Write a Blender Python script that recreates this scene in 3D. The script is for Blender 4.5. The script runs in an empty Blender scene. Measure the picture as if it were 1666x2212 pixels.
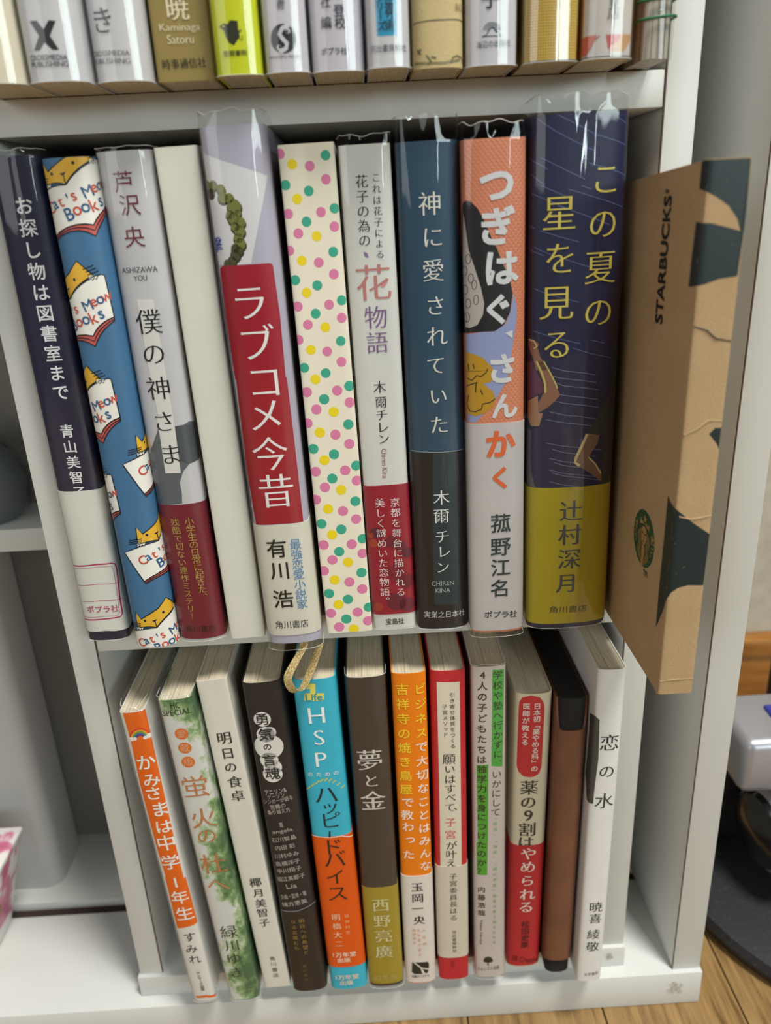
import bpy, bmesh, math, random
import numpy as np
from mathutils import Matrix, Vector
from mathutils.geometry import tessellate_polygon

# ---------------------------------------------------------------- camera, world, lights, exposure
S = 0.001            # measurements below are in millimetres
FLOOR = 420.0        # the floor lies 420 mm below the lens
scene = bpy.context.scene
COL = scene.collection
rng = random.Random(7)

F_PX = 1690.0
right = Vector((0.99838821, -0.05451949, 0.01576709)); down = Vector((0.04519169, 0.93175878, 0.36025448))
depth = Vector((-0.03433201, -0.35896129, 0.93272081))
# camera axes expressed in world axes (X right, Y into the shelf, Z up)
cx = Vector((right.x, depth.x, -down.x)); cy = -Vector((right.y, depth.y, -down.y)); cz = -Vector((right.z, depth.z, -down.z))
cam = bpy.data.cameras.new('camera'); cam_o = bpy.data.objects.new('camera', cam); COL.objects.link(cam_o)
cam_o.matrix_world = Matrix(((cx.x, cy.x, cz.x, 0.0), (cx.y, cy.y, cz.y, -0.312), (cx.z, cy.z, cz.z, FLOOR * S), (0, 0, 0, 1)))
cam.sensor_fit = 'HORIZONTAL'; cam.sensor_width = 36.0; cam.lens = F_PX / 1666.0 * 36.0
cam.clip_start = 0.01; cam.clip_end = 50
cam.dof.use_dof = True; cam.dof.focus_distance = 0.325; cam.dof.aperture_fstop = 11.0
scene.camera = cam_o

w = bpy.data.worlds.new('room_fill'); scene.world = w; w.use_nodes = True
w.node_tree.nodes['Background'].inputs[0].default_value = (1.0, 0.96, 0.90, 1); w.node_tree.nodes['Background'].inputs[1].default_value = 0.055

def area(name, loc, target, sx, sy, power, color, shape='RECTANGLE'):
    l = bpy.data.lights.new(name, 'AREA'); l.shape = shape; l.size = sx; l.size_y = sy; l.energy = power; l.color = color
    o = bpy.data.objects.new(name, l); COL.objects.link(o); o.location = loc
    o.rotation_euler = (Vector(target) - Vector(loc)).to_track_quat('-Z', 'Y').to_euler()
    return o
area('ceiling_lamp', (0.55, -0.60, 2.25), (0, 0, 0.2), 0.50, 0.50, 60.0, (1.0, 0.98, 0.92), 'DISK')
area('far_ceiling_light', (1.75, -2.45, 0.95), (0, 0, 0.42), 1.3, 0.50, 26.0, (0.85, 0.99, 0.97))
area('spine_streak_light', (0.90, -2.45, 1.20), (0, 0, 0.45), 0.075, 1.40, 11.0, (0.84, 0.97, 1.0))  # added narrow light for the streaks on the spines, no known doorway
area('left_fill_light', (-1.75, -2.00, 1.05), (0, 0, 0.40), 1.7, 1.3, 17.0, (0.98, 1.0, 0.99))  # added soft fill from the front left, no known window
scene.view_settings.view_transform = 'Standard'; scene.view_settings.look = 'None'
scene.view_settings.gamma = 1.0; scene.view_settings.use_curve_mapping = False
scene.view_settings.exposure = -0.22
scene.cycles.use_denoising = True
scene.cycles.transparent_max_bounces = 16

# ---------------------------------------------------------------- materials
def lin(h):
    if not isinstance(h, str): return tuple(h) + (1,)
    v = [int(h[i:i + 2], 16) / 255 for i in (1, 3, 5)]
    return tuple(c / 12.92 if c <= 0.04045 else ((c + 0.055) / 1.055) ** 2.4 for c in v) + (1,)
MATS = {}
def base_mat(name):
    m = bpy.data.materials.new(name); m.use_nodes = True
    return m, m.node_tree, m.node_tree.nodes['Principled BSDF']
def nd(t, kind, **kw):
    n = t.nodes.new(kind)
    for k, v in kw.items(): setattr(n, k, v)
    return n
def coords(t, scale=(1, 1, 1), kind='Object'):
    tc = nd(t, 'ShaderNodeTexCoord'); mp = nd(t, 'ShaderNodeMapping'); mp.inputs['Scale'].default_value = scale
    t.links.new(tc.outputs[kind], mp.inputs[0]); return mp.outputs[0]
def noise(t, vec, scale, detail=3, rough=0.5):
    n = nd(t, 'ShaderNodeTexNoise'); n.inputs['Scale'].default_value = scale; n.inputs['Detail'].default_value = detail
    n.inputs['Roughness'].default_value = rough
    t.links.new(vec, n.inputs['Vector']); return n.outputs['Fac']
def ramp(t, fac, stops, interp='LINEAR'):
    r = nd(t, 'ShaderNodeValToRGB'); r.color_ramp.interpolation = interp
    e = r.color_ramp.elements
    while len(e) < len(stops): e.new(0.5)
    for el, (p, c) in zip(e, stops): el.position = p; el.color = c if len(c) == 4 else tuple(c) + (1,)
    t.links.new(fac, r.inputs[0]); return r.outputs[0]
def bump(t, p, height, strength, dist=0.0005):
    b = nd(t, 'ShaderNodeBump'); b.inputs['Strength'].default_value = strength; b.inputs['Distance'].default_value = dist
    t.links.new(height, b.inputs['Height']); t.links.new(b.outputs[0], p.inputs['Normal'])
def mixc(t, fac, a, b):
    m = nd(t, 'ShaderNodeMix', data_type='RGBA')
    for i, v in ((0, fac), (6, a), (7, b)):
        if hasattr(v, 'is_linked'): t.links.new(v, m.inputs[i])
        else: m.inputs[i].default_value = v
    return m.outputs[2]
def math2(t, op, a, b):
    m = nd(t, 'ShaderNodeMath', operation=op)
    for i, v in ((0, a), (1, b)):
        if hasattr(v, 'is_linked'): t.links.new(v, m.inputs[i])
        else: m.inputs[i].default_value = v
    return m.outputs[0]

def M(col, kind='print'):
    """flat paints: kind print / cover / gloss / band / laminate"""
    key = (col, kind)
    if key in MATS: return MATS[key]
    m, t, p = base_mat('%s_%s' % (kind, str(col).strip('#')))
    c = lin(col)
    if kind == 'print':
        p.inputs['Base Color'].default_value = c; p.inputs['Roughness'].default_value = 0.45
    else:
        v = coords(t)
        n = noise(t, v, 60 if kind != 'laminate' else 12, 4)
        dk = tuple(x * 0.90 for x in c[:3]) + (1,)
        t.links.new(mixc(t, n, dk, tuple(min(1, x * 1.04) for x in c[:3]) + (1,)), p.inputs['Base Color'])
        p.inputs['Roughness'].default_value = dict(cover=0.5, gloss=0.22, band=0.42, laminate=0.42, matte=0.75)[kind]
        if kind == 'gloss':
            p.inputs['Coat Weight'].default_value = 0.8; p.inputs['Coat Roughness'].default_value = 0.09
        bump(t, p, noise(t, v, 900 if kind != 'laminate' else 350, 3), 0.10 if kind != 'laminate' else 0.05, 0.0003)
    MATS[key] = m
    return m

def special(name):
    if name in MATS: return MATS[name]
    m, t, p = base_mat(name)
    if name in ('kraft', 'kraftpale'):
        a, b = ('#bfa27b', '#a5865d') if name == 'kraft' else ('#cbb98b', '#bca673')
        v = coords(t)
        f = noise(t, coords(t, (1, 1, 3.5)), 900, 5, 0.7); g = noise(t, v, 45, 3)
        fac = math2(t, 'ADD', math2(t, 'MULTIPLY', f, 0.75), math2(t, 'MULTIPLY', g, 0.35))
        t.links.new(ramp(t, fac, [(0.3, lin(b)), (0.75, lin(a))]), p.inputs['Base Color'])
        p.inputs['Roughness'].default_value = 0.8
        bump(t, p, noise(t, v, 1400, 4, 0.7), 0.35, 0.0006)
    elif name == 'foliage':
        v = coords(t, (1, 1, 0.8))
        sep = nd(t, 'ShaderNodeSeparateXYZ'); t.links.new(coords(t), sep.inputs[0])
        zr = ramp(t, math2(t, 'MULTIPLY', sep.outputs[2], 1 / 0.1865), [(0.0, (.62,) * 3), (0.10, (.72,) * 3), (0.24, (.55,) * 3), (0.34, (.40,) * 3), (0.42, (.62,) * 3), (0.56, (.62,) * 3), (0.70, (.42,) * 3), (0.86, (.36,) * 3), (0.93, (.48,) * 3), (1.0, (.72,) * 3)])
        n = noise(t, v, 150, 5, 0.65)
        xs = math2(t, 'MULTIPLY', sep.outputs[0], 22.0)
        fac = math2(t, 'ADD', math2(t, 'ADD', n, zr), xs)
        c = ramp(t, math2(t, 'SUBTRACT', fac, 0.5), [(0.50, lin('#d8d8d4')), (0.58, lin('#b0c49c')), (0.66, lin('#7a9a68')), (0.80, lin('#466a48'))])
        t.links.new(c, p.inputs['Base Color']); p.inputs['Roughness'].default_value = 0.35
    elif name == 'giltdots':
        v = coords(t, (1, 1, 1)); sep = nd(t, 'ShaderNodeSeparateXYZ'); t.links.new(v, sep.inputs[0])
        k = 2 * math.pi / 0.0016
        sx = math2(t, 'SINE', math2(t, 'MULTIPLY', math2(t, 'ADD', sep.outputs[0], sep.outputs[2]), k), 0)
        sz = math2(t, 'SINE', math2(t, 'MULTIPLY', math2(t, 'SUBTRACT', sep.outputs[0], sep.outputs[2]), k), 0)
        f = math2(t, 'MULTIPLY', sx, sz)
        t.links.new(ramp(t, f, [(0.36, lin('#b58f2c')), (0.46, lin('#dccb84'))]), p.inputs['Base Color'])
        p.inputs['Roughness'].default_value = 0.3; p.inputs['Coat Weight'].default_value = 0.9; p.inputs['Coat Roughness'].default_value = 0.08
    elif name == 'pages':
        v = coords(t, (1, 0.02, 0.02)); v2 = coords(t, (1, 0.004, 0.004))
        n = noise(t, v, 2600, 2); n2 = noise(t, v2, 420, 1)
        a = ramp(t, n, [(0.3, lin('#b9ac92')), (0.6, lin('#d8cdb5'))]); l = ramp(t, n2, [(0.30, (0.25, 0.22, 0.17)), (0.36, (1, 1, 1))])
        mm = nd(t, 'ShaderNodeMix', data_type='RGBA', blend_type='MULTIPLY'); mm.inputs[0].default_value = 0.7
        t.links.new(a, mm.inputs[6]); t.links.new(l, mm.inputs[7]); t.links.new(mm.outputs[2], p.inputs['Base Color'])
        p.inputs['Roughness'].default_value = 0.85
        bump(t, p, n, 0.4, 0.0003)
    elif name == 'film':
        t.nodes.remove(p)
        out = t.nodes['Material Output']; tr = nd(t, 'ShaderNodeBsdfTransparent'); gl = nd(t, 'ShaderNodeBsdfGlossy'); mx = nd(t, 'ShaderNodeMixShader')
        gl.inputs['Roughness'].default_value = 0.03; tr.inputs[0].default_value = (0.975, 0.975, 0.97, 1)
        lw = nd(t, 'ShaderNodeLayerWeight'); lw.inputs[0].default_value = 0.5
        fac = math2(t, 'ADD', math2(t, 'MULTIPLY', math2(t, 'POWER', lw.outputs['Facing'], 5.0), 0.7), 0.045)
        b = nd(t, 'ShaderNodeBump'); b.inputs['Strength'].default_value = 0.09; b.inputs['Distance'].default_value = 0.0005
        t.links.new(noise(t, coords(t, (1, 1, 0.12)), 170, 3, 0.5), b.inputs['Height'])
        t.links.new(b.outputs[0], gl.inputs['Normal'])
        t.links.new(fac, mx.inputs[0]); t.links.new(tr.outputs[0], mx.inputs[1]); t.links.new(gl.outputs[0], mx.inputs[2])
        t.links.new(mx.outputs[0], out.inputs[0])
    elif name == 'film_edge':
        p.inputs['Base Color'].default_value = (0.75, 0.75, 0.72, 1); p.inputs['Roughness'].default_value = 0.2; p.inputs['Alpha'].default_value = 0.55  # whitish colour paints in the light caught along the film's rim
    elif name == 'emboss':
        v = coords(t); sep = nd(t, 'ShaderNodeSeparateXYZ'); t.links.new(v, sep.inputs[0])
        k = 2 * math.pi / 0.0017
        a = math2(t, 'SINE', math2(t, 'MULTIPLY', math2(t, 'ADD', sep.outputs[0], math2(t, 'MULTIPLY', sep.outputs[2], 0.8)), k), 0)
        b = math2(t, 'SINE', math2(t, 'MULTIPLY', math2(t, 'SUBTRACT', sep.outputs[0], math2(t, 'MULTIPLY', sep.outputs[2], 0.8)), k), 0)
        h = math2(t, 'MAXIMUM', a, b)
        p.inputs['Base Color'].default_value = lin('#d08060'); p.inputs['Roughness'].default_value = 0.45
        bump(t, p, h, 0.16, 0.0003)
    elif name == 'wood_floor':
        v = coords(t, (14, 1, 1)); oi = nd(t, 'ShaderNodeObjectInfo')
        add = nd(t, 'ShaderNodeVectorMath', operation='ADD'); t.links.new(v, add.inputs[0])
        mul = nd(t, 'ShaderNodeVectorMath', operation='SCALE'); mul.inputs[0].default_value = (3.1, 7.7, 1.3)
        t.links.new(oi.outputs['Random'], mul.inputs['Scale']); t.links.new(mul.outputs[0], add.inputs[1])
        n = noise(t, add.outputs[0], 18, 6, 0.65)
        t.links.new(ramp(t, n, [(0.30, lin('#6b4f2d')), (0.48, lin('#957549')), (0.70, lin('#ae8d5c'))]), p.inputs['Base Color'])
        p.inputs['Roughness'].default_value = 0.38; bump(t, p, n, 0.15, 0.0006)
    elif name == 'wood_trim':
        n = noise(t, coords(t, (1, 12, 12)), 10, 5, 0.6)
        t.links.new(ramp(t, n, [(0.3, lin('#8d5a24')), (0.7, lin('#b57c3a'))]), p.inputs['Base Color']); p.inputs['Roughness'].default_value = 0.35
    elif name == 'rubber_black':
        n = noise(t, coords(t), 500, 4, 0.7); p.inputs['Base Color'].default_value = (0.014, 0.014, 0.017, 1)
        t.links.new(ramp(t, n, [(0.55, (0.016, 0.016, 0.019)), (0.75, (0.05, 0.05, 0.055))]), p.inputs['Base Color']); p.inputs['Roughness'].default_value = 0.6
    elif name == 'silver':
        p.inputs['Base Color'].default_value = (0.42, 0.42, 0.46, 1); p.inputs['Metallic'].default_value = 0.55; p.inputs['Roughness'].default_value = 0.3
        bump(t, p, noise(t, coords(t), 300, 2), 0.05, 0.0003)
    elif name == 'leather':
        v = coords(t); n = noise(t, v, 40, 4)
        t.links.new(ramp(t, n, [(0.3, lin('#6b432f')), (0.7, lin('#7f523b'))]), p.inputs['Base Color']); p.inputs['Roughness'].default_value = 0.5
        bump(t, p, noise(t, v, 1500, 3), 0.2, 0.0003)
    elif name == 'ribbon':
        v = coords(t, (1, 1, 1)); n = noise(t, v, 1400, 2)
        t.links.new(ramp(t, n, [(0.35, lin('#a5884e')), (0.65, lin('#e2cf9a'))]), p.inputs['Base Color']); p.inputs['Roughness'].default_value = 0.32
        bump(t, p, n, 0.4, 0.0004)
    elif name == 'floral':
        v = coords(t); n = noise(t, v, 42, 3); n2 = noise(t, coords(t, (1.3, 1.7, 1.1)), 80, 2)
        a = ramp(t, n, [(0.55, lin('#e6e0dc')), (0.6, lin('#d3809a')), (0.72, lin('#b24a74'))]); b = ramp(t, n2, [(0.64, (0, 0, 0)), (0.68, (1, 1, 1))])
        t.links.new(mixc(t, b, a, lin('#8e7428')), p.inputs['Base Color']); p.inputs['Roughness'].default_value = 0.4
    elif name == 'wall':
        n = noise(t, coords(t), 90, 4); t.links.new(ramp(t, n, [(0.3, lin('#b5ab9a')), (0.7, lin('#c4bbaa'))]), p.inputs['Base Color']); p.inputs['Roughness'].default_value = 0.9
    elif name == 'sticks':
        n = noise(t, coords(t, (1, 1, 0.02)), 420, 2)
        t.links.new(ramp(t, n, [(0.38, lin('#6d5a45')), (0.46, lin('#a8a69c')), (0.6, lin('#b9b6aa')), (0.66, lin('#8f6a45'))]), p.inputs['Base Color']); p.inputs['Roughness'].default_value = 0.5
    MATS[name] = m
    return m
SPECIAL = {'kraft', 'kraftpale', 'foliage', 'giltdots'}

# ---------------------------------------------------------------- mesh helpers
def link(name, me, mats, parent=None, loc=None):
    o = bpy.data.objects.new(name, me); COL.objects.link(o)
    for m in (mats if isinstance(mats, (list, tuple)) else [mats]): me.materials.append(m)
    if parent is not None: o.parent = parent
    if loc is not None: o.location = loc
    return o
def mesh_from(verts, faces, idx=None, smooth=False, angle=None):
    me = bpy.data.meshes.new('mesh'); me.from_pydata([tuple(v) for v in verts], [], faces); me.update()
    if idx is not None: me.polygons.foreach_set('material_index', idx)
    if smooth:
        me.polygons.foreach_set('use_smooth', [True] * len(me.polygons))
        if angle: me.set_sharp_from_angle(angle=math.radians(angle))
    return me
def bm_mesh(bm, smooth=False, angle=35):
    me = bpy.data.meshes.new('mesh'); bm.to_mesh(me); bm.free()
    if smooth:
        me.polygons.foreach_set('use_smooth', [True] * len(me.polygons)); me.set_sharp_from_angle(angle=math.radians(angle))
    return me
def box_mesh(x0, x1, y0, y1, z0, z1, bev=0.0004):
    """coordinates in mm, z measured from lens height; returned in metres with z from the floor"""
    bm = bmesh.new(); bmesh.ops.create_cube(bm, size=1)
    for v in bm.verts:
        v.co = Vector(((x0 + x1) / 2 + v.co.x * (x1 - x0), (y0 + y1) / 2 + v.co.y * (y1 - y0), (z0 + z1) / 2 + FLOOR + v.co.z * (z1 - z0))) * S
    if bev: bmesh.ops.bevel(bm, geom=list(bm.edges), offset=bev, segments=2, affect='EDGES', profile=0.5)
    return bm_mesh(bm, True, 40)
def empty(name, loc, label, cat, group=None, rot=(0, 0, 0)):
    o = bpy.data.objects.new(name, None); COL.objects.link(o); o.empty_display_size = 0.02
    o.location = loc; o.rotation_euler = rot; o['label'] = label; o['category'] = cat
    if group: o['group'] = group
    return o
def keep_world(child, parent):
    child.parent = parent; child.matrix_parent_inverse = (Matrix.Translation(parent.location) @ parent.rotation_euler.to_matrix().to_4x4()).inverted()
def part_box(name, parent, mat, *a, bev=0.0004):
    o = link(name, box_mesh(*a, bev=bev), mat); keep_world(o, parent); return o
def structure(o): o['kind'] = 'structure'; return o
def tube(pts, r, n=6, closed=False):
    pts = [Vector(p) for p in pts]; V = []; Fc = []; m = len(pts)
    for i, p in enumerate(pts):
        a = pts[(i - 1) % m] if (closed or i > 0) else p; b = pts[(i + 1) % m] if (closed or i < m - 1) else p
        d = (b - a).normalized(); u = d.orthogonal().normalized() if abs(d.z) > .99 else d.cross(Vector((0, 0, 1))).normalized(); q = d.cross(u)
        for k in range(n):
            t = 2 * math.pi * k / n; V.append(p + u * (r * math.cos(t)) + q * (r * math.sin(t)))
    for i in range(m if closed else m - 1):
        for k in range(n):
            a = i * n + k; b = i * n + (k + 1) % n; j = ((i + 1) % m) * n
            Fc.append((a, b, j + (k + 1) % n, j + k))
    return mesh_from(V, Fc, smooth=True)
def lathe(profile, n=40):
    V = []; Fc = []
    for r, z in profile:
        for k in range(n): V.append((r * math.cos(2 * math.pi * k / n), r * math.sin(2 * math.pi * k / n), z))
    for i in range(len(profile) - 1):
        for k in range(n): Fc.append((i * n + k, i * n + (k + 1) % n, (i + 1) * n + (k + 1) % n, (i + 1) * n + k))
    Fc.append(tuple(range(n - 1, -1, -1))); Fc.append(tuple(range((len(profile) - 1) * n, len(profile) * n)))
    return mesh_from(V, Fc, smooth=True, angle=40)

# ---------------------------------------------------------------- lettering: glyph outlines from Blender's own font
GLYPH = {}
STYLE = {'g': (0.0, 0.0), 'b': (0.014, 0.014), 'm': (0.002, -0.013), 'M': (0.018, -0.008), 'B': (0.036, 0.036)}
ROTATE = set('ー「」（）～…')
def raw_glyphs(strings):
    dg0 = []
    for s in strings:
        cu = bpy.data.curves.new('glyph', 'FONT'); cu.body = s; cu.size = 1.0; cu.resolution_u = 3; cu.fill_mode = 'FRONT'
        o = bpy.data.objects.new('glyph', cu); COL.objects.link(o); dg0.append((s, o))
    dg = bpy.context.evaluated_depsgraph_get(); dg.update()
    for s, o in dg0:
        ev = o.evaluated_get(dg); me = ev.to_mesh()
        co = np.zeros(len(me.vertices) * 3); me.vertices.foreach_get('co', co); co = co.reshape(-1, 3)[:, :2].copy()
        fs = [tuple(p.vertices) for p in me.polygons]
        GLYPH[s] = (co, fs); ev.to_mesh_clear()
    for s, o in dg0:
        cu = o.data; bpy.data.objects.remove(o); bpy.data.curves.remove(cu)
def styled(co, fs, st):
    ax, ay = STYLE[st]
    if (ax == 0 and ay == 0) or len(co) == 0: return co
    cnt = {}
    for f in fs:
        for a, b in zip(f, f[1:] + f[:1]): cnt.setdefault((min(a, b), max(a, b)), []).append((a, b))
    nrm = np.zeros_like(co)
    for e, l in cnt.items():
        if len(l) == 1:
            a, b = l[0]; d = co[b] - co[a]; n = np.array([d[1], -d[0]]); L = np.hypot(*n)
            if L > 1e-9: nrm[a] += n / L; nrm[b] += n / L
    L = np.maximum(np.hypot(nrm[:, 0], nrm[:, 1]), 1e-6)[:, None]; nrm = nrm / L
    return co + nrm * np.array([ax, ay])
REF = {}
def char_shape(ch, st):
    co, fs = GLYPH[ch]
    if len(co) == 0: return co, fs
    co = styled(co, fs, st)
    if ord(ch) < 0x3000: c = (co.min(0) + co.max(0)) / 2
    else: c = REF['c']
    q = (co - c) / REF['em']
    if ch in '、。': q = q + np.array([0.58, 0.58])
    if ch in 'っッゃゅょ': q = q + np.array([0.06, 0.06])
    if ch in ROTATE: q = np.stack([q[:, 1], -q[:, 0]], 1)
    return q, fs

# ---------------------------------------------------------------- books
class Prof:
    """cover outline seen from above: rounded spine facing -y, sides running back; u is arc length from the spine centre"""
    def __init__(s, w, b, n, D, N=26, k=4):
        pts = []
        for i in range(N + 1):
            t = math.sin((i / N * 2 - 1) * math.pi / 2)
            pts.append((t * w / 2, b * (1 - max(0.0, 1 - abs(t) ** n) ** (1 / n))))
        L = [(-w / 2, b + (D - b) * j / k) for j in range(k, 0, -1)]; R = [(w / 2, b + (D - b) * j / k) for j in range(1, k + 1)]
        P = np.array(L + pts + R); d = np.hypot(*np.diff(P, axis=0).T); u = np.concatenate([[0], np.cumsum(d)])
        s.P = P; s.u = u - u[k + N // 2]; s.half = s.u[k + N]; s.w = w; s.b = b; s.D = D
        tg = np.gradient(P, s.u, axis=0); tg /= np.hypot(tg[:, 0], tg[:, 1])[:, None]
        s.Nn = np.stack([tg[:, 1], -tg[:, 0]], 1)
    def at(s, u, off=0.0):
        u = np.asarray(u, float)
        x = np.interp(u, s.u, s.P[:, 0]); y = np.interp(u, s.u, s.P[:, 1])
        nx = np.interp(u, s.u, s.Nn[:, 0]); ny = np.interp(u, s.u, s.Nn[:, 1])
        L = np.maximum(np.hypot(nx, ny), 1e-9)
        return x + nx / L * off, y + ny / L * off
def sheet(pr, us, rows, close=False):
    """rows: list of (v array per u, off array per u)"""
    V = []; n = len(us)
    for v, off in rows:
        x, y = pr.at(us, off); v = np.broadcast_to(np.asarray(v, float), (n,))
        V += [(x[i] * S, y[i] * S, v[i] * S) for i in range(n)]
    Fc = [(r * n + i, r * n + i + 1, (r + 1) * n + i + 1, (r + 1) * n + i) for r in range(len(rows) - 1) for i in range(n - 1)]
    return V, Fc
def cover_mesh(pr, h, th, side=False, z0=0.0, top=None, bot=None):
    us = pr.u; n = len(us)
    zt = np.full(n, h) if top is None else top; zb = np.full(n, z0) if bot is None else bot
    V, Fc = sheet(pr, us, [(zb, 0), (zt, 0)])
    V2, F2 = sheet(pr, us, [(zb, -th), (zt, -th)])
    o = len(V); V += V2; Fc += [tuple(o + i for i in f[::-1]) for f in F2]
    for i in range(n - 1):
        Fc.append((n + i, n + i + 1, o + n + i + 1, o + n + i)); Fc.append((i + 1, i, o + i, o + i + 1))
    Fc.append((0, n, o + n, o)); Fc.append((n - 1, o + n - 1, o + 2 * n - 1, 2 * n - 1))
    idx = [0] * len(Fc)
    if side:
        for i in range(n - 1):
            if abs((us[i] + us[i + 1]) / 2) > pr.half * 0.93: idx[i] = 1
    return mesh_from(V, Fc, idx, smooth=True, angle=38)
def block_mesh(pr, th, z0, z1, back=3.0):
    """paper block filling the cover, its fore edge set in by `back`"""
    q = [(x, y) for x, y in zip(*pr.at(pr.u, -th - 0.05)) if y < pr.D - back - 5]
    q = [(q[0][0], pr.D - back)] + q + [(q[-1][0], pr.D - back)]
    n = len(q); V = [(x * S, y * S, z0 * S) for x, y in q] + [(x * S, y * S, z1 * S) for x, y in q]
    Fc = [(i, (i + 1) % n, n + (i + 1) % n, n + i) for i in range(n)] + [tuple(range(n - 1, -1, -1)), tuple(range(n, 2 * n))]
    return mesh_from(V, Fc, smooth=True, angle=30)

def flat_shape(e):
    """2D triangles in (u, v) millimetres for one print entry -> (list of (co, faces)), colour, layer"""
    k = e[0]
    if k == 'v':
        _, part, txt, u0, v0, u1, v1, em, col, st = e
        out = []; n = len(txt)
        for i, ch in enumerate(txt):
            if ch == ' ': continue
            f = i / (n - 1) if n > 1 else 0
            co, fs = char_shape(ch, st)
            if len(co): out.append((co * em + np.array([u0 + (u1 - u0) * f, v0 + (v1 - v0) * f]), fs))
        return out, col, 5
    if k == 'h':
        _, part, txt, u0, v0, u1, v1, em, col, st = e
        co, fs = GLYPH[txt]; co = styled(co, fs, st); mn, mx = co.min(0), co.max(0)
        d = np.array([u1 - u0, v1 - v0]); L = np.hypot(*d); d = d / L; nrm = np.array([-d[1], d[0]])
        q = (co - (mn + mx) / 2) / (mx - mn); c = np.array([(u0 + u1) / 2, (v0 + v1) / 2])
        return [(c + np.outer(q[:, 0] * L, d) + np.outer(q[:, 1] * em, nrm), fs)], col, 5
    if k == 'p':
        _, part, pts, col, lay = e
        tri = tessellate_polygon([[Vector((a, b, 0)) for a, b in pts]])
        return [(np.array(pts, float), [tuple(t) for t in tri])], col, lay
    if k == 'c':
        _, part, u, v, r, col, lay = e
        co = np.array([[u + r * math.cos(a), v + r * math.sin(a)] for a in np.linspace(0, 2 * math.pi, 21)[:-1]])
        return [(co, [tuple(range(20))])], col, lay
    if k == 'l':
        _, part, pts, wd, col, lay = e
        P = np.array(pts, float); t = np.gradient(P, axis=0); t /= np.maximum(np.hypot(t[:, 0], t[:, 1]), 1e-9)[:, None]
        nn = np.stack([-t[:, 1], t[:, 0]], 1) * wd / 2; m = len(P)
        return [(np.concatenate([P + nn, P - nn]), [(i, m + i, m + i + 1, i + 1) for i in range(m - 1)])], col, lay
PARTNAME = {'title': 'title_lettering', 'title_lower': 'title_lettering', 'author': 'author_lettering', 'publisher': 'publisher_lettering', 'subtitle': 'subtitle_lettering', 'credit': 'credit_lettering', 'contributors': 'contributor_names', 'imprint': 'imprint_mark', 'wordmark': 'wordmark_lettering', 'logo_tm': 'trademark_lettering', 'print': 'wrapper_print', 'stripe': 'foot_stripe', 'edge': 'foot_stripe'}
def add_prints(root, pr, ents, h):
    base = 0.04; parts = {}
    for e in ents:
        if e[0] == 'b':
            _, part, v0, v1, col, side = e
            us = pr.u[np.abs(pr.u) < pr.half + 1e-6]; us = np.concatenate([[-pr.half - side], us, [pr.half + side]])
            V, Fc = sheet(pr, us, [(v0, 0.0), (v0, base + 0.24), (v1, base + 0.24), (v1, 0.0)])
            link(part, mesh_from(V, Fc, smooth=True, angle=40), M(col, 'band'), root)
            base = 0.32; continue
        shapes, col, lay = flat_shape(e)
        d = parts.setdefault(e[1], dict(bm=bmesh.new(), cols=[]))
        if col not in d['cols']: d['cols'].append(col)
        mi = d['cols'].index(col); bm = d['bm']
        for co, fs in shapes:
            vs = [bm.verts.new((a, b, base + 0.03 * lay)) for a, b in co]
            for f in fs:
                try: fc = bm.faces.new([vs[i] for i in f]); fc.material_index = mi
                except ValueError: pass
    for name, d in parts.items():
        bm = d['bm']; us = [v.co.x for v in bm.verts]
        if not us: bm.free(); continue
        lo, hi = min(us), max(us)
        for c in np.concatenate([pr.u[(np.abs(pr.u) <= pr.half + 1e-6)][::1]]):
            if lo < c < hi:
                bmesh.ops.bisect_plane(bm, geom=bm.verts[:] + bm.edges[:] + bm.faces[:], plane_co=(c, 0, 0), plane_no=(1, 0, 0), dist=1e-5)
        arr = np.array([v.co[:] for v in bm.verts]); x, y = pr.at(arr[:, 0], arr[:, 2])
        zz = np.clip(arr[:, 1], 0.05, h - 0.05)
        for i, v in enumerate(bm.verts): v.co = (x[i] * S, y[i] * S, zz[i] * S)
        bmesh.ops.recalc_face_normals(bm, faces=bm.faces[:])
        link(PARTNAME.get(name.split('#')[0], name.split('#')[0]), bm_mesh(bm), [M(c) for c in d['cols']], root)
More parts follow.
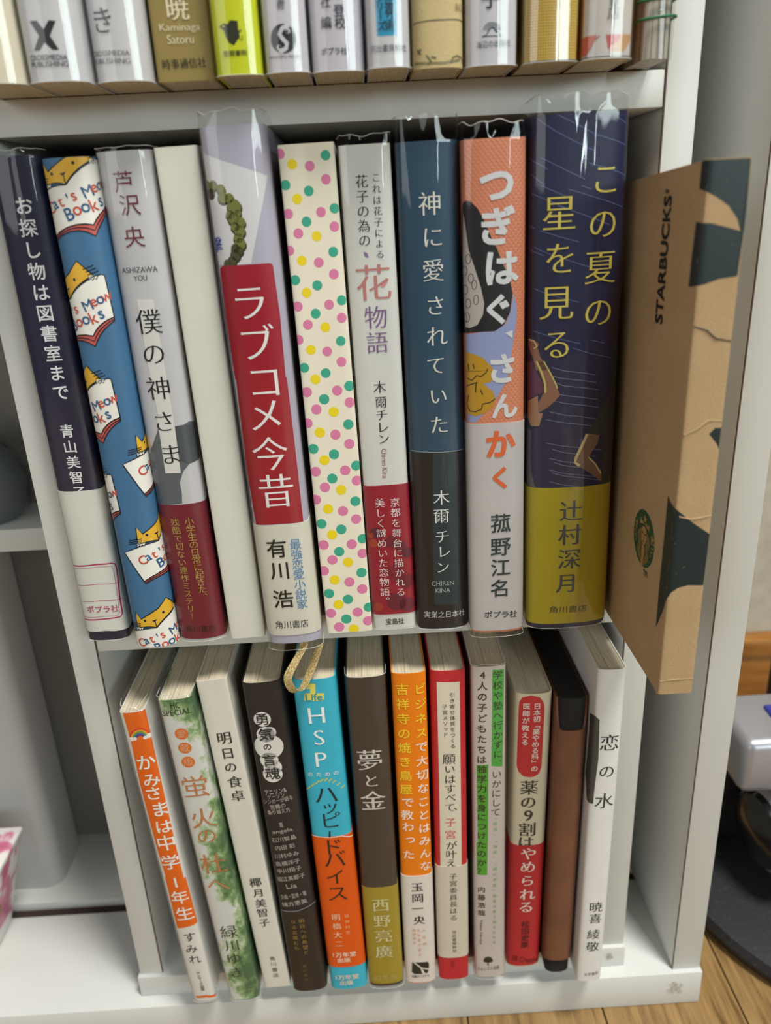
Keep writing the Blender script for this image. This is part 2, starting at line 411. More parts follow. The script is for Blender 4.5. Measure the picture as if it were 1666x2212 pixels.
def add_film(root, pr, h, up, low, seed):
    rip = 0.12 if up < 0.9 else 0.6
    r = random.Random(seed); us = pr.u[np.abs(pr.u) < pr.half + 1e-6]
    us = np.concatenate([[-pr.half - 38, -pr.half - 19, -pr.half - 6], np.repeat(us[:-1], 2) + np.tile([0, .5], len(us) - 1) * np.repeat(np.diff(us), 2), us[-1:], [pr.half + 6, pr.half + 19, pr.half + 38]])
    ph = [r.uniform(0, 6.28) for _ in range(6)]
    front = np.clip(1 - (np.abs(us) - pr.half) / 10, 0, 1)
    wav = np.sin(us * 0.42 + ph[0]) * 0.5 + np.sin(us * 0.9 + ph[1]) * 0.35
    rows = []
    zs = ([-low, -low * .5] if low > 0 else []) + [0, 0.6] + list(np.linspace(3, h - 3, 14)) + [h - 0.8, h] + [h + up * f for f in (0.3, 0.6, 0.85, 1.0)]
    for z in zs:
        f = max(0.0, (z - h) / max(up, 0.1))
        off = 0.60 + rip * (0.10 * np.sin(us * 0.7 + z * 0.05 + ph[2]) + 0.06 * np.sin(us * 1.6 - z * 0.09 + ph[3]))
        off = off - f * (0.9 + 0.7 * np.sin(us * 0.55 + ph[4])) * min(1, up / 3)
        zz = np.where(z < 0, z * front, z) + f * wav * min(1.0, up * 0.25)
        off = np.where(np.abs(us) > pr.half, 0.45 + off * 0.1, off)
        rows.append((zz, off))
    V, Fc = sheet(pr, us, rows); n = len(us)
    f = link('clear_film', mesh_from(V, Fc, smooth=True), special('film'), root)
    for row, nm in ((len(rows) - 1, 'film_edge'), (0, 'film_edge')):
        seg = V[row * n + 2:(row + 1) * n - 2]
        link(nm, tube(seg, 0.00013, 5), special('film_edge'), f)

# ---------------------------------------------------------------- measured book sizes and spine prints (mm)
BOOK_DATA = {
 'osaga': ({'o': [-118.2, -10.8, -168.77], 'phi': -0.0036, 'w': 17.7, 'b': 3.6, 'n': 2.3, 'h': 192, 'D': 124, 'kw': {'mat': '#1c1b3a', 'film': 2.0}}, [
  ['v','title','お探し物は図書室まで',1.4,175.68,1.24,108.87,6.18,'#e8e8ec','b'],
  ['v','author','青山美智子',0.58,93.53,0.7,68.09,5.35,'#e8e8ec','b'],
  ['b','paper_band',4.13,68.65,'#dfe0d8',45],
  ['l','band_print',[[-9.28,35.38],[1.99,36.14],[7.54,35.78],[8.97,34.84],[9.21,31.89],[8.2,18.49],[8.13,11.79],[7.08,10.52],[0.92,10.45],[-9.41,9.83]],0.57,'#b32561',1],
  ['l','band_print',[[-9.23,34.09],[1.78,34.95],[7.33,34.56],[7.89,31.74],[7.41,19.42],[7.06,12.49],[5.61,11.43],[1.16,11.78],[-8.86,11.15]],0.17,'#b8406f',1],
  ['l','band_print',[[-8.66,26.36],[0.37,27.1],[9.52,26.26]],0.23,'#b8406f',1],
  ['l','band_print',[[-8.18,18.74],[0.73,19.31],[9.51,18.58]],0.23,'#b8406f',1],
  ['l','band_print',[[-9.95,3.7],[-0.12,4.54],[11.5,3.06]],0.36,'#22222a',1],
  ['h','publisher','ポプラ社',-6.08,15.37,7.18,14.95,3.47,'#b8406f','b'],
 ]),
 'cat': ({'o': [-95.3, -19.5, -168.69], 'phi': -0.0126, 'w': 17.8, 'b': 5.5, 'n': 2.3, 'h': 190, 'D': 124, 'kw': {'mat': '#3f6e96', 'motif': [[-0.92, 181.52], [-8.08, 143.86], [-12.37, 107.02], [15.26, 84.8], [-19.22, 69.54], [9.12, 47.59], [1.99, 9.27]], 'J': [[54.33, -1.44], [-12.04, -43.25]]}}, [
 ]),
 'boku': ({'o': [-76.2, -16.1, -168.65], 'phi': -0.0157, 'w': 19.2, 'b': 5.0, 'n': 2.3, 'h': 191.5, 'D': 124, 'kw': {'mat': '#c9c8cc', 'film': 1.2}}, [
  ['p','cover_art',[[-0.27,99.39],[3.18,94.44],[6.36,94.58],[8.74,95.51],[12.95,94.72],[13.89,88.53],[13.19,80.11],[6.7,79.03],[3.56,76.06],[1.53,71.64],[1.63,66.94],[1.11,62.85],[-2.98,62.5],[-7.42,62.06],[-9.76,62.54],[-9.43,67.88],[-9.71,76.11],[-9.7,83.6],[-6.98,87.34]],'#5a6168',0],
  ['p','cover_art',[[2.88,94.2],[12.77,94.48],[13.19,80.11],[5.56,78.66],[3.19,80.69],[2.47,86.43]],'#454c54',1],
  ['p','title_strip',[[-3.15,142.38],[2.83,142.0],[2.87,120.48],[3.09,98.22],[-2.52,98.63],[-3.1,118.52]],'#dddcd8',2],
  ['p','title_strip#2',[[-3.26,98.63],[3.03,98.2],[3.05,93.63],[2.5,75.49],[-3.52,75.77],[-3.25,91.29]],'#dddcd8',2],
  ['v','author','芦',-0.78,181.56,-0.78,181.56,7.12,'#6e2f33','g'],
  ['v','author','沢',0.04,174.03,0.04,174.03,7.19,'#6e2f33','g'],
  ['v','author','央',-0.28,163.49,-0.28,163.49,7.29,'#6e2f33','g'],
  ['h','author','ASHIZAWA',-6.95,152.62,5.99,152.45,1.9,'#3c3c44','g'],
  ['h','author','YOU',-2.86,149.66,1.88,149.71,1.91,'#3c3c44','g'],
  ['v','title','僕',-0.18,134.05,-0.18,134.05,9.41,'#17171a','m'],
  ['v','title','の',-0.3,122.35,-0.3,122.35,8.85,'#17171a','m'],
  ['v','title','神',-0.58,109.34,-0.58,109.34,9.23,'#17171a','m'],
  ['v','title','さ',-0.75,96.41,-0.75,96.41,8.78,'#17171a','m'],
  ['v','title','ま',-0.18,83.26,-0.18,83.26,8.92,'#17171a','m'],
  ['b','paper_band',1.0,62.35,'#74182c',45],
  ['v','band_print','小学生の日常に起きた、',2.67,54.89,3.67,20.78,3.65,'#b9a24a','m'],
  ['v','band_print','残酷で切ない連作ミステリー',-2.94,55.0,-2.45,12.11,3.43,'#b9a24a','m'],
  ['h','publisher','角川書店',-5.96,5.96,6.43,5.56,3.22,'#221016','g'],
 ]),
 'white': ({'o': [-56.6, -16.0, -168.64], 'phi': -0.0219, 'w': 14.8, 'b': 1.4, 'n': 5, 'h': 192, 'D': 124, 'kw': {'mat': '#d6d4c8'}}, [
 ]),
 'labu': ({'o': [-36.0, -22.8, -168.57], 'phi': -0.0213, 'w': 22.0, 'b': 4.6, 'n': 2.4, 'h': 197, 'D': 124, 'kw': {'mat': '#b7b3c6', 'film': 4.5, 'lowfilm': 3}}, [
  ['p','cover_art',[[-12.25,189.78],[-4.06,186.4],[10.52,180.89],[6.42,168.7],[1.17,152.94],[-10.95,153.18],[-11.26,177.94]],'#d9d8dc',0],
  ['c','cover_art',-11.26,178.58,1.7,'#38351c',1],
  ['c','cover_art',-11.28,179.26,1.5,'#75793a',2],
  ['c','cover_art',-8.57,178.51,1.7,'#38351c',1],
  ['c','cover_art',-8.61,179.19,1.5,'#75793a',2],
  ['c','cover_art',-5.96,177.06,1.71,'#38351c',1],
  ['c','cover_art',-6.0,177.74,1.5,'#75793a',2],
  ['c','cover_art',-5.68,174.45,2.05,'#38351c',1],
  ['c','cover_art',-5.71,175.13,1.81,'#75793a',2],
  ['c','cover_art',-3.44,174.02,1.8,'#38351c',1],
  ['c','cover_art',-3.47,174.7,1.58,'#75793a',2],
  ['c','cover_art',-2.17,171.21,2.75,'#38351c',1],
  ['c','cover_art',-2.21,171.9,2.42,'#75793a',2],
  ['c','cover_art',-3.83,168.7,1.73,'#38351c',1],
  ['c','cover_art',-3.87,169.39,1.52,'#75793a',2],
  ['c','cover_art',-1.16,169.13,1.38,'#38351c',1],
  ['c','cover_art',-1.19,169.82,1.21,'#75793a',2],
  ['c','cover_art',-2.91,167.42,2.16,'#38351c',1],
  ['c','cover_art',-2.95,168.11,1.9,'#75793a',2],
  ['c','cover_art',-0.7,166.05,1.99,'#38351c',1],
  ['c','cover_art',-0.74,166.75,1.75,'#75793a',2],
  ['c','cover_art',-2.62,164.75,1.73,'#38351c',1],
  ['c','cover_art',-2.66,165.45,1.53,'#75793a',2],
  ['c','cover_art',-1.3,163.23,2.17,'#38351c',1],
  ['c','cover_art',-1.33,163.93,1.91,'#75793a',2],
  ['c','cover_art',-2.03,161.01,1.92,'#38351c',1],
  ['c','cover_art',-2.07,161.71,1.69,'#75793a',2],
  ['c','cover_art',-1.63,159.12,2.19,'#38351c',1],
  ['c','cover_art',-1.67,159.83,1.92,'#75793a',2],
  ['c','cover_art',-3.58,157.79,1.66,'#38351c',1],
  ['c','cover_art',-3.62,158.5,1.46,'#4b4a2a',2],
  ['c','cover_art',-2.37,156.88,1.67,'#38351c',1],
  ['c','cover_art',-2.41,157.59,1.46,'#4b4a2a',2],
  ['c','cover_art',-3.9,155.51,2.02,'#38351c',1],
  ['c','cover_art',-3.93,156.22,1.78,'#4b4a2a',2],
  ['c','cover_art',-5.28,153.7,1.76,'#38351c',1],
  ['c','cover_art',-5.32,154.42,1.55,'#4b4a2a',2],
  ['c','cover_art',-7.06,152.74,1.67,'#38351c',1],
  ['c','cover_art',-7.1,153.46,1.47,'#4b4a2a',2],
  ['c','cover_art',-10.26,176.44,1.96,'#4a3a28',1],
  ['v','cover_art','撃',-10.64,159.9,-10.64,159.9,5.23,'#39459a','b'],
  ['p','cover_art',[[-11.41,147.99],[-10.76,135.74],[-11.19,117.54],[-12.34,117.62],[-12.26,131.37],[-11.73,144.62]],'#86a3cf',1],
  ['p','title_label',[[-10.71,151.87],[-9.25,152.79],[7.54,152.71],[8.49,152.29],[8.77,151.5],[9.29,134.48],[8.75,111.12],[-10.61,112.29],[-11.74,131.19]],'#a01026',3],
  ['p','title_label#2',[[-10.02,113.24],[9.18,111.96],[9.36,88.31],[9.3,53.88],[-0.4,54.33],[-9.9,54.08],[-11.41,78.45]],'#a01026',4],
  ['v','title','ラ',-1.0,139.56,-1.0,139.56,13.46,'#eeecec','m'],
  ['v','title','ブ',-0.27,125.04,-0.27,125.04,13.71,'#eeecec','m'],
  ['v','title','コ',0.85,110.91,0.85,110.91,13.72,'#eeecec','m'],
  ['v','title','メ',-0.34,98.32,-0.34,98.32,13.94,'#eeecec','m'],
  ['v','title','今',-0.43,83.03,-0.43,83.03,14.2,'#eeecec','m'],
  ['v','title','昔',0.11,67.88,0.11,67.88,14.46,'#eeecec','m'],
  ['b','paper_band',4.0,53.94,'#dcdacc',45],
  ['v','author','有',-2.46,43.72,-2.46,43.72,8.2,'#1c1c1c','b'],
  ['v','author','川',-2.2,34.03,-2.2,34.03,8.01,'#1c1c1c','b'],
  ['v','author','浩',-2.47,21.01,-2.47,21.01,8.41,'#1c1c1c','b'],
  ['v','band_print','最強恋愛小説家',5.08,45.08,4.97,18.05,4.55,'#4c87bd','g'],
  ['h','publisher','角川書店',-7.0,9.23,6.61,9.09,3.6,'#33333a','g'],
 ]),
 'dots': ({'o': [-12.8, -16.2, -168.62], 'phi': -0.0183, 'w': 19.5, 'b': 1.4, 'n': 4.5, 'h': 191, 'D': 124, 'kw': {'mat': '#e9e1cd'}}, [
  ['c','polka_dots',6.53,186.88,1.68,'#3aa387',0],
  ['c','polka_dots',-5.17,184.75,1.69,'#e8cf22',0],
  ['c','polka_dots',0.81,183.78,1.69,'#d67aa2',0],
  ['c','polka_dots',-9.07,188.25,1.68,'#d67aa2',0],
  ['c','polka_dots',6.0,179.26,1.7,'#d67aa2',0],
  ['c','polka_dots',-8.19,178.29,1.7,'#3aa387',0],
  ['c','polka_dots',-0.32,175.89,1.71,'#3aa387',0],
  ['c','polka_dots',-4.59,173.59,1.71,'#e8cf22',0],
  ['c','polka_dots',-8.25,168.89,1.72,'#d67aa2',0],
  ['c','polka_dots',3.28,168.77,1.72,'#d67aa2',0],
  ['c','polka_dots',8.15,169.71,1.72,'#3aa387',0],
  ['c','polka_dots',-2.1,165.92,1.73,'#3aa387',0],
  ['c','polka_dots',7.62,163.7,1.74,'#d67aa2',0],
  ['c','polka_dots',-5.38,162.23,1.74,'#d67aa2',0],
  ['c','polka_dots',1.02,160.89,1.74,'#e8cf22',0],
  ['c','polka_dots',-9.16,156.65,1.75,'#d67aa2',0],
  ['c','polka_dots',6.43,155.22,1.76,'#3aa387',0],
  ['c','polka_dots',-5.07,152.96,1.76,'#e8cf22',0],
  ['c','polka_dots',0.93,151.92,1.76,'#d67aa2',0],
  ['c','polka_dots',5.99,147.58,1.77,'#d67aa2',0],
  ['c','polka_dots',-8.13,146.41,1.77,'#3aa387',0],
  ['c','polka_dots',-0.36,144.06,1.78,'#3aa387',0],
  ['c','polka_dots',-4.47,141.76,1.78,'#e8cf22',0],
  ['c','polka_dots',-8.19,137.08,1.79,'#d67aa2',0],
  ['c','polka_dots',3.31,137.0,1.8,'#d67aa2',0],
  ['c','polka_dots',8.08,138.23,1.79,'#3aa387',0],
  ['c','polka_dots',-1.91,134.11,1.8,'#3aa387',0],
  ['c','polka_dots',7.55,131.96,1.81,'#d67aa2',0],
  ['c','polka_dots',-5.15,130.33,1.81,'#d67aa2',0],
  ['c','polka_dots',1.19,128.98,1.81,'#e8cf22',0],
  ['c','polka_dots',-9.15,125.03,1.82,'#d67aa2',0],
  ['c','polka_dots',6.47,123.54,1.83,'#3aa387',0],
  ['c','polka_dots',-4.9,121.07,1.83,'#e8cf22',0],
  ['c','polka_dots',1.08,120.05,1.83,'#d67aa2',0],
  ['c','polka_dots',6.06,115.84,1.84,'#d67aa2',0],
  ['c','polka_dots',-8.07,114.52,1.84,'#3aa387',0],
  ['c','polka_dots',-0.22,112.0,1.85,'#3aa387',0],
  ['c','polka_dots',-4.32,109.9,1.86,'#e8cf22',0],
  ['c','polka_dots',-8.05,105.21,1.97,'#d67aa2',0],
  ['c','polka_dots',3.55,105.05,1.97,'#d67aa2',0],
  ['c','polka_dots',8.3,106.41,1.97,'#3aa387',0],
  ['c','polka_dots',-1.72,102.04,1.98,'#3aa387',0],
  ['c','polka_dots',7.94,100.09,1.99,'#d67aa2',0],
  ['c','polka_dots',-5.06,98.28,1.99,'#d67aa2',0],
  ['c','polka_dots',1.48,96.85,1.99,'#e8cf22',0],
  ['c','polka_dots',-9.03,93.04,2.0,'#d67aa2',0],
  ['c','polka_dots',6.72,91.48,2.01,'#3aa387',0],
  ['c','polka_dots',-4.61,89.05,2.01,'#e8cf22',0],
  ['c','polka_dots',1.38,87.79,2.01,'#d67aa2',0],
  ['c','polka_dots',6.46,83.66,2.03,'#d67aa2',0],
  ['c','polka_dots',-7.74,82.63,2.02,'#3aa387',0],
  ['c','polka_dots',0.15,79.85,2.03,'#3aa387',0],
  ['c','polka_dots',-3.85,77.74,2.04,'#e8cf22',0],
  ['c','polka_dots',-7.73,73.18,2.05,'#d67aa2',0],
  ['c','polka_dots',3.98,72.92,2.05,'#d67aa2',0],
  ['c','polka_dots',8.49,74.49,2.05,'#3aa387',0],
  ['c','polka_dots',-1.42,69.9,2.06,'#3aa387',0],
  ['c','polka_dots',8.22,68.25,2.06,'#d67aa2',0],
  ['c','polka_dots',-4.67,66.41,2.06,'#d67aa2',0],
  ['c','polka_dots',1.68,64.89,2.07,'#e8cf22',0],
  ['c','polka_dots',-8.77,61.4,2.07,'#d67aa2',0],
  ['c','polka_dots',7.0,59.57,2.08,'#3aa387',0],
  ['c','polka_dots',-4.31,57.17,2.09,'#e8cf22',0],
  ['c','polka_dots',1.64,55.83,2.09,'#d67aa2',0],
  ['c','polka_dots',6.68,51.86,2.1,'#d67aa2',0],
  ['c','polka_dots',-7.54,50.85,2.1,'#3aa387',0],
  ['c','polka_dots',0.31,47.88,2.11,'#3aa387',0],
  ['c','polka_dots',-3.66,45.78,2.11,'#e8cf22',0],
  ['c','polka_dots',-7.52,41.48,2.12,'#d67aa2',0],
  ['c','polka_dots',4.05,40.98,2.13,'#d67aa2',0],
  ['c','polka_dots',8.69,42.95,2.12,'#3aa387',0],
  ['c','polka_dots',-1.36,38.04,2.13,'#3aa387',0],
  ['c','polka_dots',8.2,36.4,2.14,'#d67aa2',0],
  ['c','polka_dots',-4.49,34.51,2.14,'#d67aa2',0],
  ['c','polka_dots',1.88,32.95,2.15,'#e8cf22',0],
  ['c','polka_dots',-8.5,29.74,2.15,'#d67aa2',0],
  ['c','polka_dots',7.1,27.74,2.16,'#3aa387',0],
  ['c','polka_dots',-4.33,25.29,2.16,'#e8cf22',0],
  ['c','polka_dots',1.72,23.85,2.17,'#d67aa2',0],
  ['c','polka_dots',6.81,20.09,2.18,'#d67aa2',0],
  ['c','polka_dots',-7.28,19.11,2.18,'#3aa387',0],
  ['c','polka_dots',0.44,15.82,2.19,'#3aa387',0],
  ['c','polka_dots',-3.72,13.7,2.19,'#e8cf22',0],
  ['c','polka_dots',-7.31,9.71,2.2,'#d67aa2',0],
  ['c','polka_dots',4.04,9.35,2.2,'#d67aa2',0],
  ['c','polka_dots',8.95,11.2,2.2,'#3aa387',0],
  ['c','polka_dots',-1.02,6.48,2.21,'#3aa387',0],
  ['c','polka_dots',8.19,4.76,2.22,'#d67aa2',0],
  ['c','polka_dots',-4.35,2.91,2.22,'#d67aa2',0],
  ['c','polka_dots',1.79,1.41,2.22,'#e8cf22',0],
 ]),
 'hana': ({'o': [6.8, -15.1, -168.65], 'phi': -0.0163, 'w': 18.1, 'b': 2.6, 'n': 3, 'h': 190, 'D': 124, 'kw': {'mat': '#dcdcd8', 'film': 3.0, 'side': '#5a1424'}}, [
  ['v','subtitle','花子の為の',-1.63,178.18,-1.92,158.66,4.46,'#26262a','m'],
  ['v','subtitle','これは花子による',3.5,179.09,3.27,153.61,3.13,'#26262a','m'],
  ['p','petal',[[-2.63,154.93],[-1.32,154.33],[-0.92,152.79],[-1.87,152.85],[-2.49,153.76]],'#8c6f9e',1],
  ['v','title','花',0.24,143.74,0.24,143.74,13.35,'#c07c78','m'],
  ['p','petal',[[2.77,142.25],[3.74,144.4],[5.86,145.0],[5.05,143.2],[3.81,141.95]],'#d48f8c',2],
  ['v','title','物',0.35,131.36,0.35,131.36,8.65,'#80618f','m'],
  ['v','title','語',0.21,122.13,0.21,122.13,8.27,'#80618f','m'],
  ['v','author','木',0.05,105.31,0.05,105.31,4.89,'#222226','m'],
  ['v','author','爾',0.17,99.47,0.17,99.47,4.77,'#222226','m'],
  ['v','author','チ',0.1,94.34,0.1,94.34,4.8,'#222226','m'],
  ['v','author','レ',0.29,89.39,0.29,89.39,4.83,'#222226','m'],
  ['v','author','ン',0.25,84.66,0.25,84.66,4.7,'#222226','m'],
  ['h','author','Chiren Kina',0.11,80.69,-0.13,68.53,2.06,'#8a3a3c','m'],
  ['b','paper_band',7.13,65.54,'#9a1630',45],
  ['c','band_flowers',-5.42,45.17,2.41,'#5e1730',1],
  ['c','band_flowers',-7.69,43.98,1.34,'#b0452e',1],
  ['c','band_flowers',-6.82,40.52,1.88,'#a8402c',1],
  ['c','band_flowers',0.73,40.72,2.69,'#701a30',1],
  ['c','band_flowers',4.39,38.64,2.43,'#6d1a30',1],
  ['c','band_flowers',6.96,35.33,2.44,'#5e1730',1],
  ['c','band_flowers',2.07,26.36,3.83,'#7d1a30',1],
  ['c','band_flowers',6.26,22.24,3.3,'#6d1428',1],
  ['c','band_flowers',1.31,12.95,4.16,'#6a1a32',1],
  ['c','band_flowers',-6.59,10.89,2.22,'#a23a2c',1],
  ['c','band_flowers',5.68,11.24,3.34,'#6a1a32',1],
  ['v','band_print','美しく謎めいた恋物語。',-2.98,58.18,-3.36,13.61,4.11,'#e8e0e0','m'],
  ['v','band_print','京都を舞台に描かれる',3.07,58.01,3.33,17.41,3.99,'#e8e0e0','m'],
  ['h','publisher','宝島社',-3.8,3.66,3.98,3.54,3.04,'#1a1a1c','b'],
 ]),
 'kami': ({'o': [27.55, -17.6, -168.67], 'phi': -0.0118, 'w': 21.55, 'b': 4.4, 'n': 2.5, 'h': 190, 'D': 124, 'kw': {'mat': '#24465f', 'film': 8.0, 'side': '#2a1224'}}, [
  ['v','title','神',0.26,169.73,0.26,169.73,8.18,'#dcdad2','m'],
  ['v','title','に',0.84,158.63,0.84,158.63,7.64,'#dcdad2','m'],
  ['v','title','愛',0.61,147.26,0.61,147.26,8.09,'#dcdad2','m'],
  ['v','title','さ',1.02,134.84,1.02,134.84,7.53,'#dcdad2','m'],
  ['v','title','れ',1.16,123.74,1.16,123.74,7.98,'#dcdad2','m'],
  ['v','title','て',0.45,112.92,0.45,112.92,7.39,'#dcdad2','m'],
  ['v','title','い',0.94,101.18,0.94,101.18,7.14,'#dcdad2','m'],
  ['v','title','た',0.93,89.87,0.93,89.87,7.6,'#dcdad2','m'],
  ['b','paper_band',0.5,79.01,'#15161a',45],
  ['p','band_panel',[[-1.9,78.54],[7.19,78.26],[7.21,46.72],[6.3,11.1],[-3.69,12.05],[-2.98,47.71]],'#173038',1],
  ['l','band_print',[[-10.66,79.89],[-5.95,79.44],[0.67,78.91],[6.39,78.9],[10.98,78.92]],0.2,'#9fb4be',1],
  ['v','author','木',0.84,59.87,0.84,59.87,6.57,'#e4e6e4','m'],
  ['v','author','爾',0.59,52.03,0.59,52.03,6.63,'#e4e6e4','m'],
  ['v','author','チ',0.68,42.88,0.68,42.88,6.16,'#e4e6e4','m'],
  ['v','author','レ',1.17,36.14,1.17,36.14,5.94,'#e4e6e4','m'],
  ['v','author','ン',0.42,29.11,0.42,29.11,5.71,'#e4e6e4','m'],
  ['h','author','CHIREN',-4.43,21.86,4.86,21.63,2.06,'#a9b1b2','m'],
  ['h','author','KINA',-2.92,18.53,3.22,18.43,2.07,'#a9b1b2','m'],
  ['h','publisher','実業之日本社',-8.04,7.24,9.3,6.85,3.12,'#d8d8d6','m'],
 ]),
 'sankaku': ({'o': [49.85, -23.1, -168.68], 'phi': -0.0111, 'w': 21.8, 'b': 3.4, 'n': 2.6, 'h': 189.5, 'D': 124, 'kw': {'mat': '#d08060', 'film': 5.0, 'emboss': 1, 'lowfilm': 2}}, [
  ['p','cover_art',[[-10.18,170.43],[-8.38,169.92],[-6.24,167.78],[-4.13,163.99],[-1.56,158.07],[0.63,153.76],[2.85,148.13],[5.12,143.26],[6.07,138.41],[5.14,131.85],[2.81,127.54],[-0.42,125.49],[-5.46,125.53],[-10.65,125.15],[-19.08,124.23],[-18.95,147.43],[-13.57,168.88]],'#17161a',1],
  ['p','cover_art',[[6.54,138.81],[7.52,133.89],[7.64,129.42],[6.59,122.27],[5.63,116.84],[4.68,110.77],[-12.01,111.2],[-11.92,124.57],[-5.46,125.4],[-0.42,125.49],[3.28,127.73],[5.23,131.84]],'#8f9ac4',0],
  ['p','cover_art',[[5.19,110.74],[3.41,106.05],[-0.04,100.36],[-4.0,96.09],[-7.48,91.64],[-11.29,91.39],[-11.05,105.03],[-10.76,111.39]],'#8f9ac4',0],
  ['p','cover_art',[[-11.49,166.4],[-10.62,162.26],[-9.55,154.29],[-7.41,147.84],[-5.27,140.83],[-4.21,135.52],[-4.71,131.56],[-6.79,128.07],[-9.59,127.0],[-11.74,127.33],[-13.77,134.53],[-14.57,152.04]],'#b3aba6',2],
  ['l','cover_art',[[-8.79,151.09],[-8.98,150.15],[-9.45,149.57],[-10.03,149.58],[-10.53,150.18],[-10.72,151.13],[-10.49,152.08],[-9.98,152.66],[-9.39,152.64],[-8.94,152.05],[-8.79,151.09]],0.22,'#26221f',3],
  ['l','cover_art',[[-10.18,147.06],[-10.39,146.1],[-10.98,145.5],[-12.49,145.42],[-16.0,145.76],[-17.25,146.66],[-15.7,147.74],[-12.08,148.57],[-10.9,148.62],[-10.35,148.03],[-10.18,147.07]],0.22,'#26221f',3],
  ['l','cover_art',[[-7.91,144.42],[-8.09,143.46],[-8.55,142.88],[-9.12,142.89],[-9.58,143.5],[-9.74,144.47],[-9.54,145.43],[-9.07,146.01],[-8.5,146.0],[-8.06,145.39],[-7.91,144.42]],0.23,'#26221f',3],
  ['l','cover_art',[[-6.82,142.21],[-7.0,141.25],[-7.46,140.67],[-8.02,140.68],[-8.46,141.3],[-8.62,142.27],[-8.43,143.24],[-7.97,143.82],[-7.42,143.8],[-6.98,143.19],[-6.82,142.22]],0.23,'#26221f',3],
  ['l','cover_art',[[-10.06,140.56],[-10.27,139.58],[-10.84,138.96],[-11.93,138.89],[-15.26,139.19],[-16.51,140.07],[-14.95,141.2],[-11.73,142.08],[-10.76,142.13],[-10.23,141.54],[-10.06,140.56]],0.23,'#26221f',3],
  ['l','cover_art',[[-6.22,136.94],[-6.4,135.97],[-6.86,135.38],[-7.42,135.4],[-7.86,136.02],[-8.02,137.01],[-7.83,137.98],[-7.38,138.57],[-6.82,138.56],[-6.38,137.93],[-6.22,136.95]],0.23,'#26221f',3],
  ['l','cover_art',[[-9.05,135.71],[-9.25,134.73],[-9.73,134.12],[-10.35,134.11],[-10.91,134.7],[-11.14,135.68],[-10.86,136.69],[-10.29,137.31],[-9.68,137.32],[-9.21,136.71],[-9.05,135.72]],0.23,'#26221f',3],
  ['l','cover_art',[[-9.52,130.82],[-9.72,129.82],[-10.23,129.19],[-10.93,129.16],[-11.76,129.71],[-12.59,130.61],[-11.65,131.73],[-10.85,132.41],[-10.17,132.43],[-9.68,131.82],[-9.52,130.83]],0.23,'#26221f',3],
  ['l','cover_art',[[-10.54,130.36],[-10.78,129.34],[-11.54,128.66],[-15.19,128.18],[-18.85,128.34],[-20.14,129.21],[-18.52,130.44],[-14.68,131.54],[-11.41,131.92],[-10.73,131.35],[-10.54,130.36]],0.23,'#26221f',3],
  ['p','cover_art',[[-11.58,118.39],[-8.8,117.62],[-5.11,116.13],[-1.9,112.71],[-0.97,111.16],[-13.76,110.87]],'#b98c1e',2],
  ['p','cover_art',[[-11.09,111.36],[-0.95,111.11],[0.0,109.21],[-1.95,106.89],[-4.86,106.31],[-1.49,103.42],[-0.29,100.37],[-1.53,97.45],[-4.5,95.1],[-7.94,93.93],[-11.19,94.98],[-11.38,104.98]],'#b98c1e',2],
  ['l','cover_art',[[-10.83,108.5],[-9.22,107.62],[-7.23,109.57],[-5.8,109.04],[-3.86,110.41],[-3.12,111.82]],0.44,'#3a2c14',3],
  ['l','cover_art',[[-11.27,105.49],[-8.24,106.64],[-7.03,106.87]],0.44,'#3a2c14',3],
  ['l','cover_art',[[-10.37,102.12],[-11.52,98.46],[-9.94,95.89],[-7.92,95.7],[-5.7,96.66],[-5.19,98.65],[-2.5,99.01],[-0.53,100.39]],0.44,'#3a2c14',3],
  ['l','cover_art',[[-7.51,106.64],[-7.81,103.19]],0.44,'#3a2c14',3],
  ['l','cover_art',[[-5.86,104.13],[-5.15,102.13]],0.44,'#3a2c14',3],
  ['l','cover_art',[[-8.62,113.95],[-8.16,112.01]],0.44,'#3a2c14',3],
  ['l','cover_art',[[-10.41,113.9],[-10.18,111.49]],0.44,'#3a2c14',3],
  ['v','title','つ',0.51,174.83,0.51,174.83,12.58,'#d3d5d8','B'],
  ['v','title','ぎ',0.45,161.27,0.45,161.27,12.81,'#d3d5d8','B'],
  ['v','title','は',1.95,147.33,1.95,147.33,12.6,'#d3d5d8','B'],
  ['v','title','ぐ',0.53,133.04,0.53,133.04,11.0,'#d3d5d8','B'],
  ['v','title','さ',2.18,111.46,2.18,111.46,11.47,'#d3d5d8','B'],
  ['v','title','ん',3.03,97.35,3.03,97.35,10.25,'#d3d5d8','B'],
  ['p','title',[[3.36,124.57],[6.1,125.5],[5.86,122.56]],'#d3d5d8',4],
  ['b','paper_band',1.0,90.9,'#c4c0c0',45],
  ['v','title','か',1.27,82.48,1.27,82.48,11.6,'#dd6435','B'],
  ['v','title','く',1.43,68.74,1.43,68.74,9.23,'#dd6435','B'],
  ['v','author','菰',1.36,49.54,1.36,49.54,8.13,'#23373c','b'],
  ['v','author','野',1.33,39.33,1.33,39.33,8.23,'#23373c','b'],
  ['v','author','江',1.3,30.04,1.3,30.04,8.05,'#23373c','b'],
  ['v','author','名',1.05,20.57,1.05,20.57,8.13,'#23373c','b'],
  ['h','publisher','ポプラ社',-5.51,8.8,8.26,8.1,3.33,'#33363a','b'],
 ]),
 'hoshi': ({'o': [79.9, -22.5, -168.58], 'phi': -0.0133, 'w': 33.2, 'b': 6.2, 'n': 2.7, 'h': 196, 'D': 124, 'kw': {'mat': '#1e2146', 'film': 5.5}}, [
  ['l','star_trails',[[-16.02,195.59],[-9.55,191.04],[-3.19,187.57],[5.09,183.63]],0.17,'#6a76a8',1],
